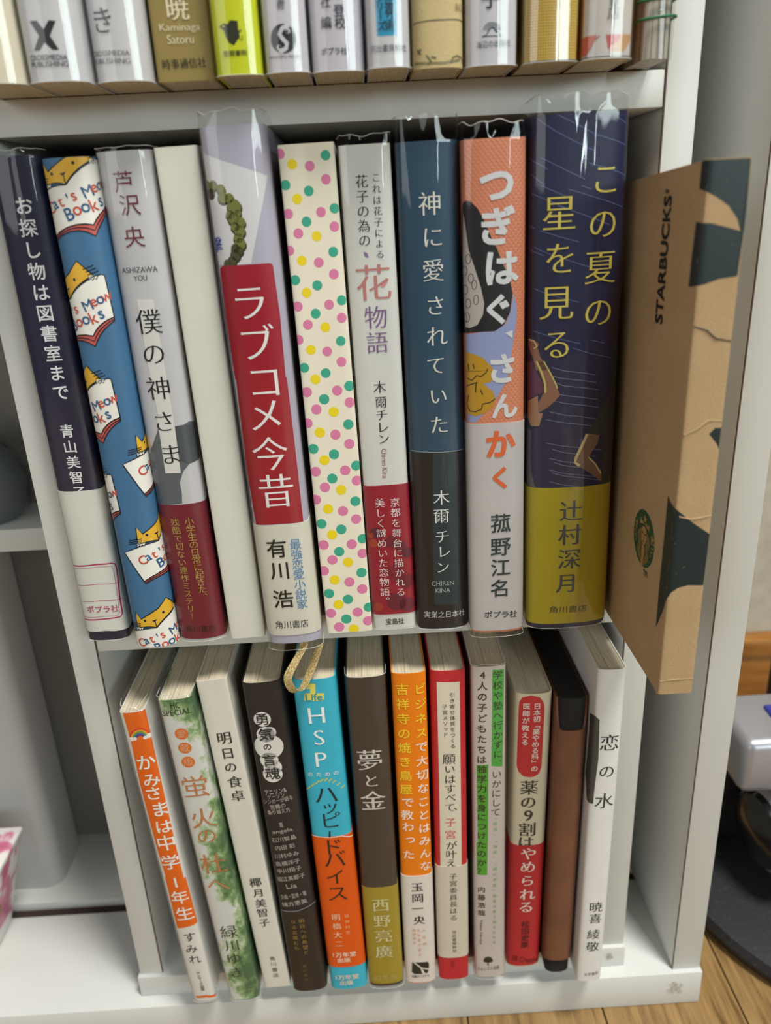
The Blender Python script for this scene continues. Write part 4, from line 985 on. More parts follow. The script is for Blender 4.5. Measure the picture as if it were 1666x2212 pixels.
  ['p','title_badge',[[-7.11,164.97],[-6.83,168.24],[-5.56,170.62],[-1.63,171.97],[2.47,170.54],[4.37,167.61],[4.9,164.31],[4.91,145.81],[4.78,131.24],[3.79,127.45],[1.36,125.77],[-0.98,125.52],[-3.78,126.19],[-6.15,128.43],[-7.2,131.84],[-7.2,148.66]],'#bc2f33',0],
  ['v','title_badge','日本初「薬やめる科」の',1.37,165.88,1.28,130.53,3.51,'#e8d9cf','b'],
  ['v','title_badge','医師が教える',-3.56,166.03,-3.7,145.95,3.48,'#e8d9cf','b'],
  ['v','title','薬',-0.77,119.26,-0.77,119.26,8.79,'#33302a','M'],
  ['v','title','の',-0.96,110.45,-0.96,110.45,7.91,'#33302a','M'],
  ['v','title','9',-0.69,102.38,-0.69,102.38,9.18,'#33302a','M'],
  ['v','title','割',-0.88,93.6,-0.88,93.6,8.77,'#33302a','M'],
  ['v','title','は',-1.34,85.33,-1.34,85.33,8.2,'#33302a','M'],
  ['b','paper_band',1.07,83.59,'#b8282e',45],
  ['v','title_lower','や',0.13,78.42,0.13,78.42,8.26,'#ead2c8','M'],
  ['v','title_lower','め',0.1,69.87,0.1,69.87,8.0,'#ead2c8','M'],
  ['v','title_lower','ら',0.07,60.76,0.07,60.76,7.75,'#ead2c8','M'],
  ['v','title_lower','れ',0.38,51.48,0.38,51.48,8.14,'#ead2c8','M'],
  ['v','title_lower','る',0.0,42.95,0.0,42.95,8.2,'#ead2c8','M'],
  ['v','author','松田史彦',0.19,30.91,0.18,16.28,4.54,'#4a1416','b'],
  ['h','publisher','SB Creative',-6.17,6.81,8.03,3.91,3.67,'#5e1416','g'],
 ]),
 'koi': ({'o': [99.8, -20.8, -382.45], 'phi': 0.0074, 'w': 12.8, 'b': 2.6, 'n': 2.5, 'h': 190.3, 'D': 124, 'kw': {'mat': '#e2e0dc'}}, [
  ['p','cover_photo',[[-12.78,162.71],[-6.4,165.64],[-4.34,163.95],[-3.6,142.75],[-4.45,123.76],[-4.5,116.59],[-9.49,116.19],[-13.8,127.79],[-12.82,145.11]],'#4c4c48',0],
  ['v','title','恋',0.94,151.44,0.94,151.44,9.29,'#2c2c2a','m'],
  ['v','title','の',0.66,135.38,0.66,135.38,7.75,'#2c2c2a','m'],
  ['v','title','水',0.53,118.37,0.53,118.37,9.26,'#2c2c2a','m'],
  ['v','author','暁',0.62,51.71,0.62,51.71,6.94,'#2c2c2a','m'],
  ['v','author','喜',0.72,43.98,0.72,43.98,6.62,'#2c2c2a','m'],
  ['v','author','綾',0.47,33.21,0.47,33.21,6.84,'#2c2c2a','m'],
  ['v','author','敬',0.52,24.72,0.52,24.72,6.89,'#2c2c2a','m'],
  ['h','publisher','文学書房',-2.82,4.84,4.54,5.56,2.34,'#5a5a55','g'],
 ]),
 'u_cream': ({'o': [-112.35, -33.0, 42.0], 'phi': 0.0, 'w': 20.3, 'b': 5.4, 'n': 2.1, 'h': 190, 'D': 124, 'kw': {'mat': '#ded6c0', 'film': 0.6}}, [
 ]),
 'u_cross': ({'o': [-91.8, -32.0, 42.0], 'phi': 0.0, 'w': 18.4, 'b': 5.4, 'n': 2.1, 'h': 188, 'D': 124, 'kw': {'mat': '#cfcfd4', 'film': 0.6}}, [
  ['p','publisher_logo',[[-5.0,16.54],[-2.68,16.61],[-0.87,14.17],[1.12,16.52],[3.17,16.27],[0.7,12.33],[2.71,8.57],[0.86,8.52],[-1.29,10.63],[-3.24,8.6],[-5.31,8.68],[-2.66,12.49]],'#2c2a2e',1],
  ['h','publisher','CROSSMEDIA',-7.22,6.76,4.76,6.45,1.55,'#3c3a3e','b'],
  ['h','publisher','PUBLISHING',-7.16,4.92,4.79,4.67,1.55,'#3c3a3e','b'],
 ]),
 'u_ki': ({'o': [-72.6, -27.0, 42.0], 'phi': 0.0, 'w': 17.6, 'b': 5.4, 'n': 2.1, 'h': 190, 'D': 124, 'kw': {'mat': '#cfced2', 'film': 0.6}}, [
  ['v','title','き',-3.36,16.77,-3.36,16.77,7.75,'#22222a','g'],
  ['h','publisher','CROSSMEDIA',-9.63,8.17,3.7,7.73,1.47,'#4c4a4e','m'],
  ['h','publisher','PUBLISHING',-9.38,6.01,3.55,5.51,1.48,'#4c4a4e','m'],
 ]),
 'u_gold': ({'o': [-53.1, -21.0, 42.0], 'phi': 0.0, 'w': 19.0, 'b': 1.6, 'n': 4.5, 'h': 188, 'D': 124, 'kw': {'mat': '#8f7c42'}}, [
  ['v','author','暁',-0.3,20.52,-0.3,20.52,7.36,'#d8cfae','M'],
  ['h','author','Kaminaga',-6.61,15.1,6.23,14.92,2.59,'#d8cfae','m'],
  ['h','author','Satoru',-4.61,11.95,3.82,11.9,2.51,'#d8cfae','m'],
  ['h','publisher','時事通信社',-7.21,5.02,7.0,5.11,2.84,'#242018','M'],
 ]),
 'u_yellow': ({'o': [-34.9, -28.5, 42.0], 'phi': 0.0, 'w': 14.6, 'b': 3.5, 'n': 2.1, 'h': 190, 'D': 124, 'kw': {'mat': '#cdd60e', 'film': 0.6}}, [
  ['p','publisher_logo',[[-5.01,13.6],[-3.47,14.36],[-2.15,14.04],[-1.23,15.1],[1.07,14.79],[1.07,12.54],[1.36,10.5],[-0.11,8.96],[-0.72,8.21],[-2.23,8.93],[-3.1,10.71],[-3.45,12.33]],'#2a2c12',1],
  ['l','publisher_logo',[[0.97,11.64],[1.97,12.3]],0.42,'#2a2c12',1],
  ['l','publisher_logo',[[1.05,10.05],[1.87,9.44],[2.16,10.71]],0.26,'#2a2c12',1],
  ['c','publisher_logo',-3.57,13.55,0.31,'#cdd60e',2],
  ['h','publisher','笠間書院',-4.44,6.02,3.06,6.13,1.65,'#2a2c12','b'],
 ]),
 'u_sanctuary': ({'o': [-19.5, -29.5, 42.0], 'phi': 0.0, 'w': 13.4, 'b': 3.8, 'n': 2.1, 'h': 190, 'D': 124, 'kw': {'mat': '#cfccd4', 'film': 0.6}}, [
  ['c','publisher_logo',-0.53,9.24,4.07,'#222226',1],
  ['l','publisher_logo',[[1.51,12.87],[-0.63,12.04],[-1.57,10.52],[-0.65,9.11],[0.55,7.92],[0.17,6.57],[-2.04,5.54]],1.25,'#cfccd4',2],
  ['c','publisher_logo',1.11,11.31,0.73,'#cfccd4',2],
  ['c','publisher_logo',-2.02,6.91,0.73,'#cfccd4',2],
  ['c','publisher_logo',0.9,11.18,0.42,'#222226',3],
  ['c','publisher_logo',-1.79,7.03,0.42,'#222226',3],
  ['h','publisher','sanctuary books',-5.59,4.35,4.48,4.24,1.19,'#33323a','g'],
  ['v','credit','監',-0.27,19.85,-0.27,19.85,2.47,'#33323a','g'],
  ['v','credit','修',-0.44,18.01,-0.44,18.01,2.47,'#33323a','g'],
 ]),
 'u_futoko': ({'o': [-3.3, -27.5, 42.0], 'phi': 0.0, 'w': 16.6, 'b': 4.3, 'n': 2.1, 'h': 190, 'D': 124, 'kw': {'mat': '#cac6d2', 'film': 0.6}}, [
  ['v','credit','社',-2.92,18.94,-2.92,18.94,3.22,'#2c2a34','b'],
  ['v','credit','編',-3.07,13.38,-3.07,13.38,3.46,'#2c2a34','b'],
  ['v','credit','不',1.15,21.22,1.15,21.22,3.32,'#2c2a34','b'],
  ['v','credit','登',1.24,16.46,1.24,16.46,3.45,'#2c2a34','b'],
  ['v','credit','校',1.34,13.17,1.34,13.17,3.46,'#2c2a34','b'],
  ['h','publisher','ポプラ社',-5.22,5.6,3.02,5.55,2.12,'#33323a','b'],
 ]),
 'u_yowatari': ({'o': [12.9, -30.0, 42.0], 'phi': 0.0, 'w': 13.4, 'b': 3.8, 'n': 2.1, 'h': 186, 'D': 124, 'kw': {'mat': '#cfcfd4', 'film': 0.6}}, [
  ['p','title_panel',[[-3.81,18.51],[-3.67,21.14],[2.98,20.85],[2.97,18.21],[2.91,12.87],[2.63,8.71],[-3.61,8.73],[-3.65,13.16]],'#2f9ac4',0],
  ['v','title','渡',0.56,15.93,0.56,15.93,3.01,'#1e3440','b'],
  ['v','title','り',0.68,13.79,0.68,13.79,2.71,'#1e3440','b'],
  ['v','title','術',0.57,11.32,0.57,11.32,3.03,'#1e3440','b'],
  ['v','title','世',0.47,18.41,0.47,18.41,3.0,'#1e3440','b'],
  ['v','title','リ',-2.31,16.52,-2.31,16.52,2.69,'#1e3440','b'],
  ['v','title','ー',-2.22,14.11,-2.22,14.11,2.6,'#1e3440','b'],
  ['v','title','ズ',-2.04,11.31,-2.04,11.31,2.92,'#1e3440','b'],
  ['v','title','シ',-2.41,18.82,-2.41,18.82,2.69,'#1e3440','b'],
  ['h','publisher','河出書房新社',-6.01,5.26,5.74,5.34,2.11,'#4a4a52','g'],
 ]),
 'u_craft': ({'o': [29.3, -25.0, 42.0], 'phi': 0.0, 'w': 16.2, 'b': 5.4, 'n': 2.1, 'h': 186, 'D': 124, 'kw': {'mat': 'kraftpale'}}, [
  ['l','print',[[-9.69,12.93],[-6.63,13.18],[-3.47,13.26],[1.85,13.31],[7.53,13.48],[9.05,13.09]],0.32,'#4c4638',1],
  ['h','print','BOOK',5.7,16.87,12.39,16.65,1.92,'#8c8058','g'],
  ['l','print',[[-7.62,5.64],[-6.01,4.01]],0.65,'#6f6848',1],
  ['l','print',[[-5.96,5.65],[-7.3,4.41]],0.65,'#6f6848',1],
  ['l','print',[[-4.27,3.82],[-2.68,1.8],[-3.79,0.94]],0.65,'#6f6848',1],
  ['l','print',[[-2.65,3.21],[-1.05,2.65]],0.65,'#6f6848',1],
  ['l','print',[[3.9,1.12],[4.53,2.78],[6.17,3.32],[8.36,2.8],[9.07,1.45]],0.65,'#6f6848',1],
  ['l','print',[[-9.2,1.85],[-3.23,1.37],[1.63,1.23],[7.33,2.22]],0.76,'#7d7452',1],
 ]),
 'u_umibe': ({'o': [46.6, -25.0, 42.0], 'phi': 0.0, 'w': 16.4, 'b': 4.3, 'n': 2.1, 'h': 188, 'D': 124, 'kw': {'mat': '#cdcbd4', 'film': 0.6}}, [
  ['l','publisher_logo',[[1.18,9.48],[1.05,9.9],[0.78,10.27],[0.4,10.55],[-0.05,10.72],[-0.53,10.74],[-0.99,10.64],[-1.37,10.4],[-1.65,10.06],[-1.79,9.66]],0.27,'#3a3f4c',1],
  ['l','publisher_logo',[[1.83,9.52],[1.64,10.12],[1.26,10.65],[0.71,11.05],[0.06,11.28],[-0.62,11.32],[-1.27,11.17],[-1.82,10.84],[-2.22,10.36],[-2.42,9.78]],0.27,'#3a3f4c',1],
  ['l','publisher_logo',[[2.48,9.57],[2.24,10.35],[1.73,11.03],[1.02,11.55],[0.17,11.85],[-0.71,11.9],[-1.55,11.7],[-2.27,11.27],[-2.78,10.65],[-3.04,9.9]],0.27,'#3a3f4c',1],
  ['l','publisher_logo',[[-3.5,8.19],[-2.17,8.47],[-1.01,10.12],[-0.06,10.54],[0.75,9.58],[2.12,8.63],[2.68,8.29]],0.32,'#3a3f4c',1],
  ['l','publisher_logo',[[-3.5,8.19],[-0.05,8.23],[2.79,8.06]],0.27,'#3a3f4c',1],
  ['h','publisher','海辺の出版社',-5.28,5.83,5.79,6.19,2.06,'#3c3f4a','g'],
  ['v','title','子',-0.72,18.44,-0.72,18.44,5.83,'#2a2a32','b'],
 ]),
 'u_gilt': ({'o': [65.7, -27.0, 42.0], 'phi': 0.0, 'w': 17.0, 'b': 4.1, 'n': 2.1, 'h': 188, 'D': 124, 'kw': {'mat': 'giltdots', 'film': 0.6}}, [
  ['l','edge',[[-8.66,0.14],[-0.44,0.1],[9.11,0.29]],0.65,'#33303a',1],
 ]),
 'u_fruit': ({'o': [83.6, -28.0, 42.0], 'phi': 0.0, 'w': 15.6, 'b': 4.3, 'n': 2.1, 'h': 186, 'D': 124, 'kw': {'mat': '#cfc8c4', 'film': 0.6, 'side': '#c98a4c'}}, [
  ['p','cover_art',[[-11.02,6.37],[-6.39,6.75],[-4.29,6.74],[-4.98,4.96],[-5.68,3.18],[-7.25,1.5],[-10.89,0.75]],'#c4573c',1],
  ['p','cover_art',[[-1.45,6.63],[3.79,6.59],[3.0,5.02],[1.12,3.65],[-0.42,2.32]],'#bd5a52',1],
  ['p','cover_art',[[4.09,6.59],[8.72,6.69],[7.74,5.24],[6.09,3.23],[4.79,1.78],[-0.39,1.75],[1.67,3.64]],'#c79a70',1],
  ['l','cover_art',[[-3.26,6.56],[-5.24,4.99],[-6.19,2.77],[-7.98,0.9]],0.32,'#a06a4a',2],
  ['b','edge',0.5,0.66,'#26242a',45],
  ['v','title','書',0.59,15.75,0.59,15.75,3.18,'#5a5654','g'],
  ['v','title','店',0.69,12.37,0.69,12.37,3.73,'#5a5654','g'],
 ]),
 'kraft': ({'o': [106.1, -74.0, -168.8], 'phi': 0.0006, 'w': 12.5, 'b': 1.2, 'n': 5, 'h': 178, 'D': 120, 'kw': {'mat': 'kraft', 'logo': [-35.4, 49.2]}}, [
  ['p','green_print',[[-10.69,177.76],[5.76,177.7],[6.29,158.92],[4.97,158.31],[3.6,161.79],[0.81,165.3],[-2.72,167.64],[-6.07,169.46],[-10.91,170.35]],'#0e2124',0],
  ['p','green_print',[[-10.88,161.33],[-3.8,160.83],[1.49,159.33],[4.97,158.31],[5.11,161.73],[6.2,161.68],[5.84,153.41],[5.59,145.71],[0.11,145.19],[-4.24,143.78],[-11.98,142.5],[-11.67,151.93]],'#0e2124',1],
  ['p','green_print#2',[[2.13,97.44],[3.87,99.32],[6.03,99.26],[6.03,92.25],[4.89,94.17]],'#0e2124',0],
  ['p','green_print#3',[[-13.38,74.37],[-10.39,72.96],[-6.05,72.16],[-0.3,67.19],[6.24,62.45],[5.98,43.44],[0.57,43.92],[-3.05,43.02],[-5.18,41.29],[-6.67,38.11],[-8.18,33.64],[-13.37,23.31],[-13.76,38.16],[-13.34,59.03]],'#0e2124',0],
  ['h','wordmark','STARBUCKS',-34.16,128.58,-34.57,168.96,6.93,'#141716','B'],
  ['h','wordmark','®',-35.77,169.47,-35.65,170.85,3.29,'#141716','b'],
  ['h','logo_tm','TM',-29.27,37.87,-25.55,38.71,2.52,'#1d3a2e','b'],
 ]),
}

# ---------------------------------------------------------------- room: floor, wall, skirting
white = M('#d6d6d2', 'laminate')
floor_mesh = box_mesh(-1510, 1610, -2010, 300, -432, -421.5, bev=0)
floor = structure(link('floor', floor_mesh, M('#4a3219', 'matte')))
plank_me = None
for i in range(-20, 21):
    x0 = 37.0 + 75.5 * i
    for j, (y0, y1) in enumerate(((-2000, -900 + 130 * (i % 4)), (-899 + 130 * (i % 4), 300))):
        p = link('floor_plank', box_mesh(x0 + 0.4, x0 + 75.1, y0, y1, -421.5, -420, bev=0.0005), special('wood_floor')); p.parent = floor
wall = structure(link('wall_back', box_mesh(-1510, 1610, 281, 300, -420, 900, bev=0), special('wall')))
bb = structure(link('baseboard_back', box_mesh(175, 900, 268, 281, -420, -378, bev=0.001), special('wood_trim')))
bt = link('top_moulding', box_mesh(175, 900, 265, 281, -377, -360, bev=0.002), special('wood_trim')); bt.parent = bb

# ---------------------------------------------------------------- fixed outer cabinet
cab = empty('cabinet', (0, 0.06, 0), 'large white laminate cabinet standing on the wood floor behind the small bookcase', 'cabinet')
part_box('side_panel', cab, white, 150.7, 165.7, -6.5, 130, -396.5, 620)
fb = part_box('front_base_board', cab, white, -520, 166.6, -9, 56, -420, -396.5, bev=0.0008)
part_box('rear_base_board', cab, white, -520, 150.5, 66, 130, -420, -396.5)
part_box('rail_gap_lining', cab, M('#3a2a26', 'matte'), -520, 165.6, 56.2, 65.8, -419.8, -402, bev=0)
part_box('back_panel', cab, M('#77726c', 'laminate'), -520, 150.5, 123, 129.5, -396.3, 620, bev=0)  # white panel coloured grey, interior shade put into its colour
part_box('rear_shelf', cab, white, -520, -142, 80, 122.8, 80, 92.7)
part_box('top_board', cab, white, -535, 166, -6.5, 130, 620.2, 636)
part_box('rear_shelf', cab, white, -520, -142, 80, 122.8, -162.5, -149.8)
part_box('left_side_panel', cab, white, -535, -520.2, -6.5, 130, -420, 620)
# the chipped mark on the base board front and on the bookcase's bottom board
def chip(parent, cxm, y, czm, wd, ht, seed):
    r = random.Random(seed); V = []; Fc = []
    bm = bmesh.new()
    for k in range(26):
        a = r.uniform(0, 6.28); rr = r.uniform(0.1, 1); px = cxm + wd / 2 * rr * math.cos(a); pz = czm + ht / 2 * rr * math.sin(a); s = r.uniform(0.6, 1.7); t = r.uniform(0, 3)
        vs = [bm.verts.new(((px + s * ca) * S, (y - d) * S, (pz + s * sa + FLOOR) * S)) for ca, sa, d in ((math.cos(t), math.sin(t), .02), (math.cos(t + 1.9), .6 * math.sin(t + 1.9), .25), (math.cos(t + 3.4), math.sin(t + 3.4), .05), (math.cos(t + 4.9), .5 * math.sin(t + 4.9), .18))]
        bm.faces.new(vs)
    o = link('torn_sticker_mark', bm_mesh(bm), M('#bdb9ae', 'matte')); keep_world(o, parent)
chip(cab, 152, -9.05, -407, 9, 9, 3)

# ---------------------------------------------------------------- small bookcase
case = empty('bookcase', (0, 0.05, (FLOOR - 396.5) * S), 'small white three-tier bookcase holding the three rows of books', 'bookcase')
part_box('side_panel', case, white, -140.5, -128.6, 0, 118, -382.4, 300)
part_box('side_panel', case, white, 112.9, 124.6, 0, 118, -382.4, 300)
part_box('shelf', case, white, -128.2, 112.5, 0.6, 113, 29.9, 42.0)
part_box('shelf', case, white, -128.2, 112.5, 0.6, 113, -181, -168.8)
bot = part_box('bottom_board', case, white, -141.6, 125.2, -2.2, 118, -396.4, -382.5, bev=0.0006)
part_box('top_board', case, white, -128.2, 112.5, 0.6, 113, 244, 256)
part_box('back_panel', case, M('#b9b5ac', 'laminate'), -128.5, 112.8, 114, 118, -382.4, 300, bev=0)
brown = M('#5b4636', 'matte')
for x0, x1 in ((112.5, 112.88), (-128.58, -128.2)): part_box('edge_seam', case, brown, x0, x1, 0.1, 0.9, -382.3, 299, bev=0)
part_box('edge_seam', cab, brown, 150.4, 150.68, -6.4, -5.7, -396.3, 619, bev=0)
chip(case, 116.5, -2.25, -389, 3, 4, 5)

# ---------------------------------------------------------------- books
strings = set()
for nm, (d, ents) in BOOK_DATA.items():
    for e in ents:
        if e[0] == 'v': strings |= set(e[2])
        elif e[0] == 'h': strings.add(e[2])
strings |= set("Cat'sMeowBooks国"); strings.discard(' ')
raw_glyphs(sorted(strings))
g = GLYPH['国'][0]; REF['c'] = (g.min(0) + g.max(0)) / 2; REF['em'] = (g.max(0) - g.min(0))[0] / 0.86

GR = {'m': 'books on the middle shelf', 'l': 'books on the bottom shelf', 'u': 'books on the top shelf'}
INFO = {
 'osaga': ('m', 'navy hardback with white Japanese title and white paper band, leftmost on the middle shelf'),
 'cat': ('m', 'book in blue paper wrapper printed with yellow cats reading white books'),
 'boku': ('m', 'pale grey hardback with dark red paper band and a grey ink picture'),
 'white': ('m', 'plain cream white book with no lettering on its spine'),
 'labu': ('m', 'lavender hardback with big red title label and a gold ribbon hanging out'),
 'dots': ('m', 'cream paper wrapped book with pink, teal and yellow polka dots'),
 'hana': ('m', 'white hardback with pink and purple title above a crimson paper band'),
 'kami': ('m', 'dark teal hardback with white title and black lower paper band'),
 'sankaku': ('m', 'orange textured hardback with grey title, black hair drawing and white paper band'),
 'hoshi': ('m', 'thick dark blue hardback with yellow title and mustard yellow paper band'),
 'kraft': ('m', 'book wrapped in brown kraft paper with green coffee logo, sticking out furthest'),
 'kamisama': ('l', 'thin white paperback with orange title panel and small rainbow'),
 'hotaru': ('l', 'white comic with watercolour green leaves and orange title lettering'),
 'asita': ('l', 'plain beige book with black title, between the leafy comic and the black book'),
 'yuuki': ('l', 'black book with white cloud title badge and a column of small names'),
 'hsp': ('l', 'turquoise book with large white HSP letters and orange paper band'),
 'yume': ('l', 'dark brown book with white title and mustard paper band'),
 'orange': ('l', 'bright orange book with two columns of yellow and white lettering'),
 'red': ('l', 'crimson book with a long cream title panel'),
 'gakko': ('l', 'pale pinkish white book with green highlighted lettering'),
 'kusuri': ('l', 'shorter cream book with red capsule badge and red lower band'),
 'koi': ('l', 'white book with thin black title, rightmost on the bottom shelf'),
 'u_cream': ('u', 'cream book cut off by the left edge, leftmost on the top shelf'),
 'u_cross': ('u', 'glossy white book with a bold black X logo'),
 'u_ki': ('u', 'glossy white book with a single black hiragana letter, left of the gold book'),
 'u_gold': ('u', 'matte gold book with white author name'),
 'u_yellow': ('u', 'bright lime yellow book with black bird logo'),
 'u_sanctuary': ('u', 'white book with round black S shaped logo'),
 'u_futoko': ('u', 'lilac white book with two columns of black kanji, right of the round S logo'),
 'u_yowatari': ('u', 'white book with a bright blue title panel'),
 'u_craft': ('u', 'book in pale tan kraft wrapper with a torn bottom edge'),
 'u_umibe': ('u', 'white book with thin wave line logo'),
 'u_gilt': ('u', 'golden yellow book with tiny white dots and a bright glare'),
 'u_fruit': ('u', 'white book with orange and red patches at its foot, beside the plastic packet'),
}
HARD = {'osaga', 'boku', 'labu', 'hana', 'kami', 'sankaku', 'hoshi'}
BOOKS = {}
for ib, (nm, (d, ents)) in enumerate(BOOK_DATA.items()):
    tier, label = INFO[nm]; kw = d['kw']; O = d['o']
    root = empty('book', (O[0] * S, O[1] * S, (O[2] + FLOOR) * S), label, 'book', GR[tier], rot=(0, d['phi'], 0))
    BOOKS[nm] = root
    pr = Prof(d['w'], d['b'], d['n'], d['D']); h = d['h']
    if kw['mat'] in SPECIAL: cm = special(kw['mat'])
    elif kw.get('emboss'): cm = special('emboss')
    else: cm = M(kw['mat'], 'gloss' if kw.get('gloss') else 'cover')
    th = 1.6 if nm in HARD else 0.5
    mats = [cm] + ([M(kw['side'], 'cover')] if 'side' in kw else [])
    slant = h - 0.055 * pr.P[:, 1] if nm == 'kraft' else None
    link('cover', cover_mesh(pr, h, th, 'side' in kw, top=slant), mats, root)
    ins = 3.0 if nm in HARD else 0.4
    link('page_block', block_mesh(pr, th, ins if nm in HARD else 0.25, h - (8 if nm == 'kraft' else ins)), special('pages'), root)
    add_prints(root, pr, ents, h)
    if 'film' in kw: add_film(root, pr, h, kw['film'], kw.get('lowfilm', 0.0), ib)
    d['pr'] = pr

# cats reading books, printed on the blue wrapper
d, _ = BOOK_DATA['cat']; pr = d['pr']; root = BOOKS['cat']
J0 = np.array(d['kw']['J'][0]) / 1000; J1 = np.array(d['kw']['J'][1]) / 1000
def rel(pts, m): return [list(np.array(m) + x * J0 + y * J1) for x, y in pts]
ents = []
def quad(a, c, b, n=6): return [((1 - t) ** 2 * a[0] + 2 * t * (1 - t) * c[0] + t * t * b[0], (1 - t) ** 2 * a[1] + 2 * t * (1 - t) * c[1] + t * t * b[1]) for t in np.linspace(0, 1, n)]
head = quad((0, 0), (40, -110), (155, -185)) + [(40, -300), (-10, -205), (-130, -95), (-185, -165), (-165, -40), (-150, 5)] + quad((-150, 5), (-60, -30), (0, 0))[1:-1]
book = quad((0, 0), (50, -110), (160, -175)) + [(205, -190), (228, -178), (315, 155)] + quad((315, 155), (220, 190), (190, 300))[1:] + quad((190, 300), (60, 260), (-75, 385))[1:] + [(-250, 90)] + quad((-250, 90), (-110, -5), (0, 0))[1:-1]
rim = [(315, 155), (320, 185)] + quad((320, 185), (235, 250), (210, 385)) + quad((210, 385), (80, 280), (-60, 410))[1:] + [(-75, 385)] + quad((-75, 385), (60, 260), (190, 300)) + quad((190, 300), (220, 190), (315, 155))[1:-1]
rim2 = quad((318, 172), (228, 220), (201, 342)) + quad((201, 342), (70, 270), (-66, 398))[1:]
for m in d['kw']['motif']:
    INK = '#151e2a'
    ents.append(['p', 'cat_print', rel(book, m), '#e9e7e0', 1]); ents.append(['p', 'cat_print', rel(rim, m), '#c2564e', 1])
    ents.append(['p', 'cat_print', rel(head, m), '#dfae35', 2])
    for ln, wd in ((book + book[:1], .45), (rim + rim[:1], .45), (rim2, .4), (head + head[:1], .45)): ents.append(['l', 'cat_print', rel(ln, m), wd, INK, 3])
    for x, y in ((33, -155), (-98, -80)): 
        c = rel([(x, y)], m)[0]; ents.append(['c', 'cat_print', c[0], c[1], 0.55, INK, 3])
    ents.append(['p', 'cat_print', rel([(-45, -80), (-5, -92), (-20, -62)], m), INK, 3]); ents.append(['l', 'cat_print', rel([(-20, -70), (-8, -30), (0, 0)], m), .4, INK, 3])
    for dx, dy in ((0, 0), (18, 22), (36, 44)):
        ents.append(['l', 'cat_print', rel([(85 + dx, -232 + dy), (150 + dx, -262 + dy)], m), .35, INK, 3]); ents.append(['l', 'cat_print', rel([(-130, -48 + dy * .8), (-225, -35 + dy * .9)], m), .35, INK, 3])
    for x, y in ((155, -165), (-130, 12)): 
        ents.append(['p', 'cat_print', rel([(x - 32, y - 14), (x + 30, y - 20), (x + 24, y + 14), (x + 10, y), (x, y + 18), (x - 12, y + 2), (x - 24, y + 20)], m), '#e9e7e0', 3]); ents.append(['l', 'cat_print', rel([(x - 32, y - 14), (x - 24, y + 20), (x - 12, y + 2), (x, y + 18), (x + 10, y), (x + 24, y + 14), (x + 30, y - 20)], m), .3, INK, 4])
    def word(s, a, b, em, cols):
        n = len(s)
        for i, ch in enumerate(s):
            if ch == ' ': continue
            f = (i + .5) / n; p = (a[0] + (b[0] - a[0]) * f, a[1] + (b[1] - a[1]) * f); q = rel([p], m)[0]
            co, fs = char_shape(ch, 'b'); dv = np.array(rel([b], m)[0]) - np.array(rel([a], m)[0]); dv /= np.hypot(*dv)
            if ch == "'": q = [q[0], q[1] + 1.2]
            MOT.append((np.array(q), co, fs, dv, em, cols[i % len(cols)]))
    MOT = []
    word("Cat's Meow", (-125, 175), (275, -15), 5.2, ['#c2503c', '#2a5a86', '#c2503c', '#2a5a86', '#c2503c', '#2a5a86', '#2a5a86', '#c2503c', '#2a5a86', '#c2503c'])
    word("Books", (10, 225), (255, 120), 5.8, ['#2a5a86', '#c2503c', '#2a5a86', '#c2503c', '#2a5a86'])
    for q, co, fs, dv, em, col in MOT:
        pts = q + np.outer(co[:, 0] * em, dv) + np.outer(co[:, 1] * em, [-dv[1], dv[0]])
        ents.append(['raw', 'cat_print', pts, fs, col])
_old = flat_shape
def flat_shape(e):
    if e[0] == 'raw': return [(e[2], e[3])], e[4], 4
    return _old(e)
add_prints(root, pr, ents, d['h'])

# green emblem on the kraft paper cover
d, _ = BOOK_DATA['kraft']; pr = d['pr']; root = BOOKS['kraft']
LU, LV, LR = -32.0, 50.6, 11.0
G = '#1c4a36'; KR = '#b1854f'
def lg(pts): return [[LU + x * LR, LV + y * LR] for x, y in pts]
ents = [['c', 'emblem', LU, LV, LR, G, 0]]
star = lambda cx_, cy_, r: [(cx_ + (r if i % 2 == 0 else r * .4) * math.sin(i * math.pi / 5), cy_ + (r if i % 2 == 0 else r * .4) * math.cos(i * math.pi / 5)) for i in range(10)]
ents.append(['p', 'emblem', lg(star(0, .70, .17)), KR, 1])
ents.append(['p', 'emblem', lg([(-.42, .40), (-.40, .66), (-.24, .50), (-.17, .62), (-.1, .5), (0, .56), (.1, .5), (.17, .62), (.24, .50), (.40, .66), (.42, .40), (.30, .44), (0, .52), (-.30, .44)]), KR, 1])
ents.append(['p', 'emblem', lg([(.26 * math.cos(a), .12 + .34 * math.sin(a)) for a in np.linspace(0, 6.28, 19)[:-1]]), KR, 1])
ents.append(['p', 'emblem', lg([(-.12, -.24), (.12, -.24), (.15, -.5), (.10, -.7), (.12, -1.0), (-.12, -1.0), (-.10, -.7), (-.15, -.5)]), KR, 1])
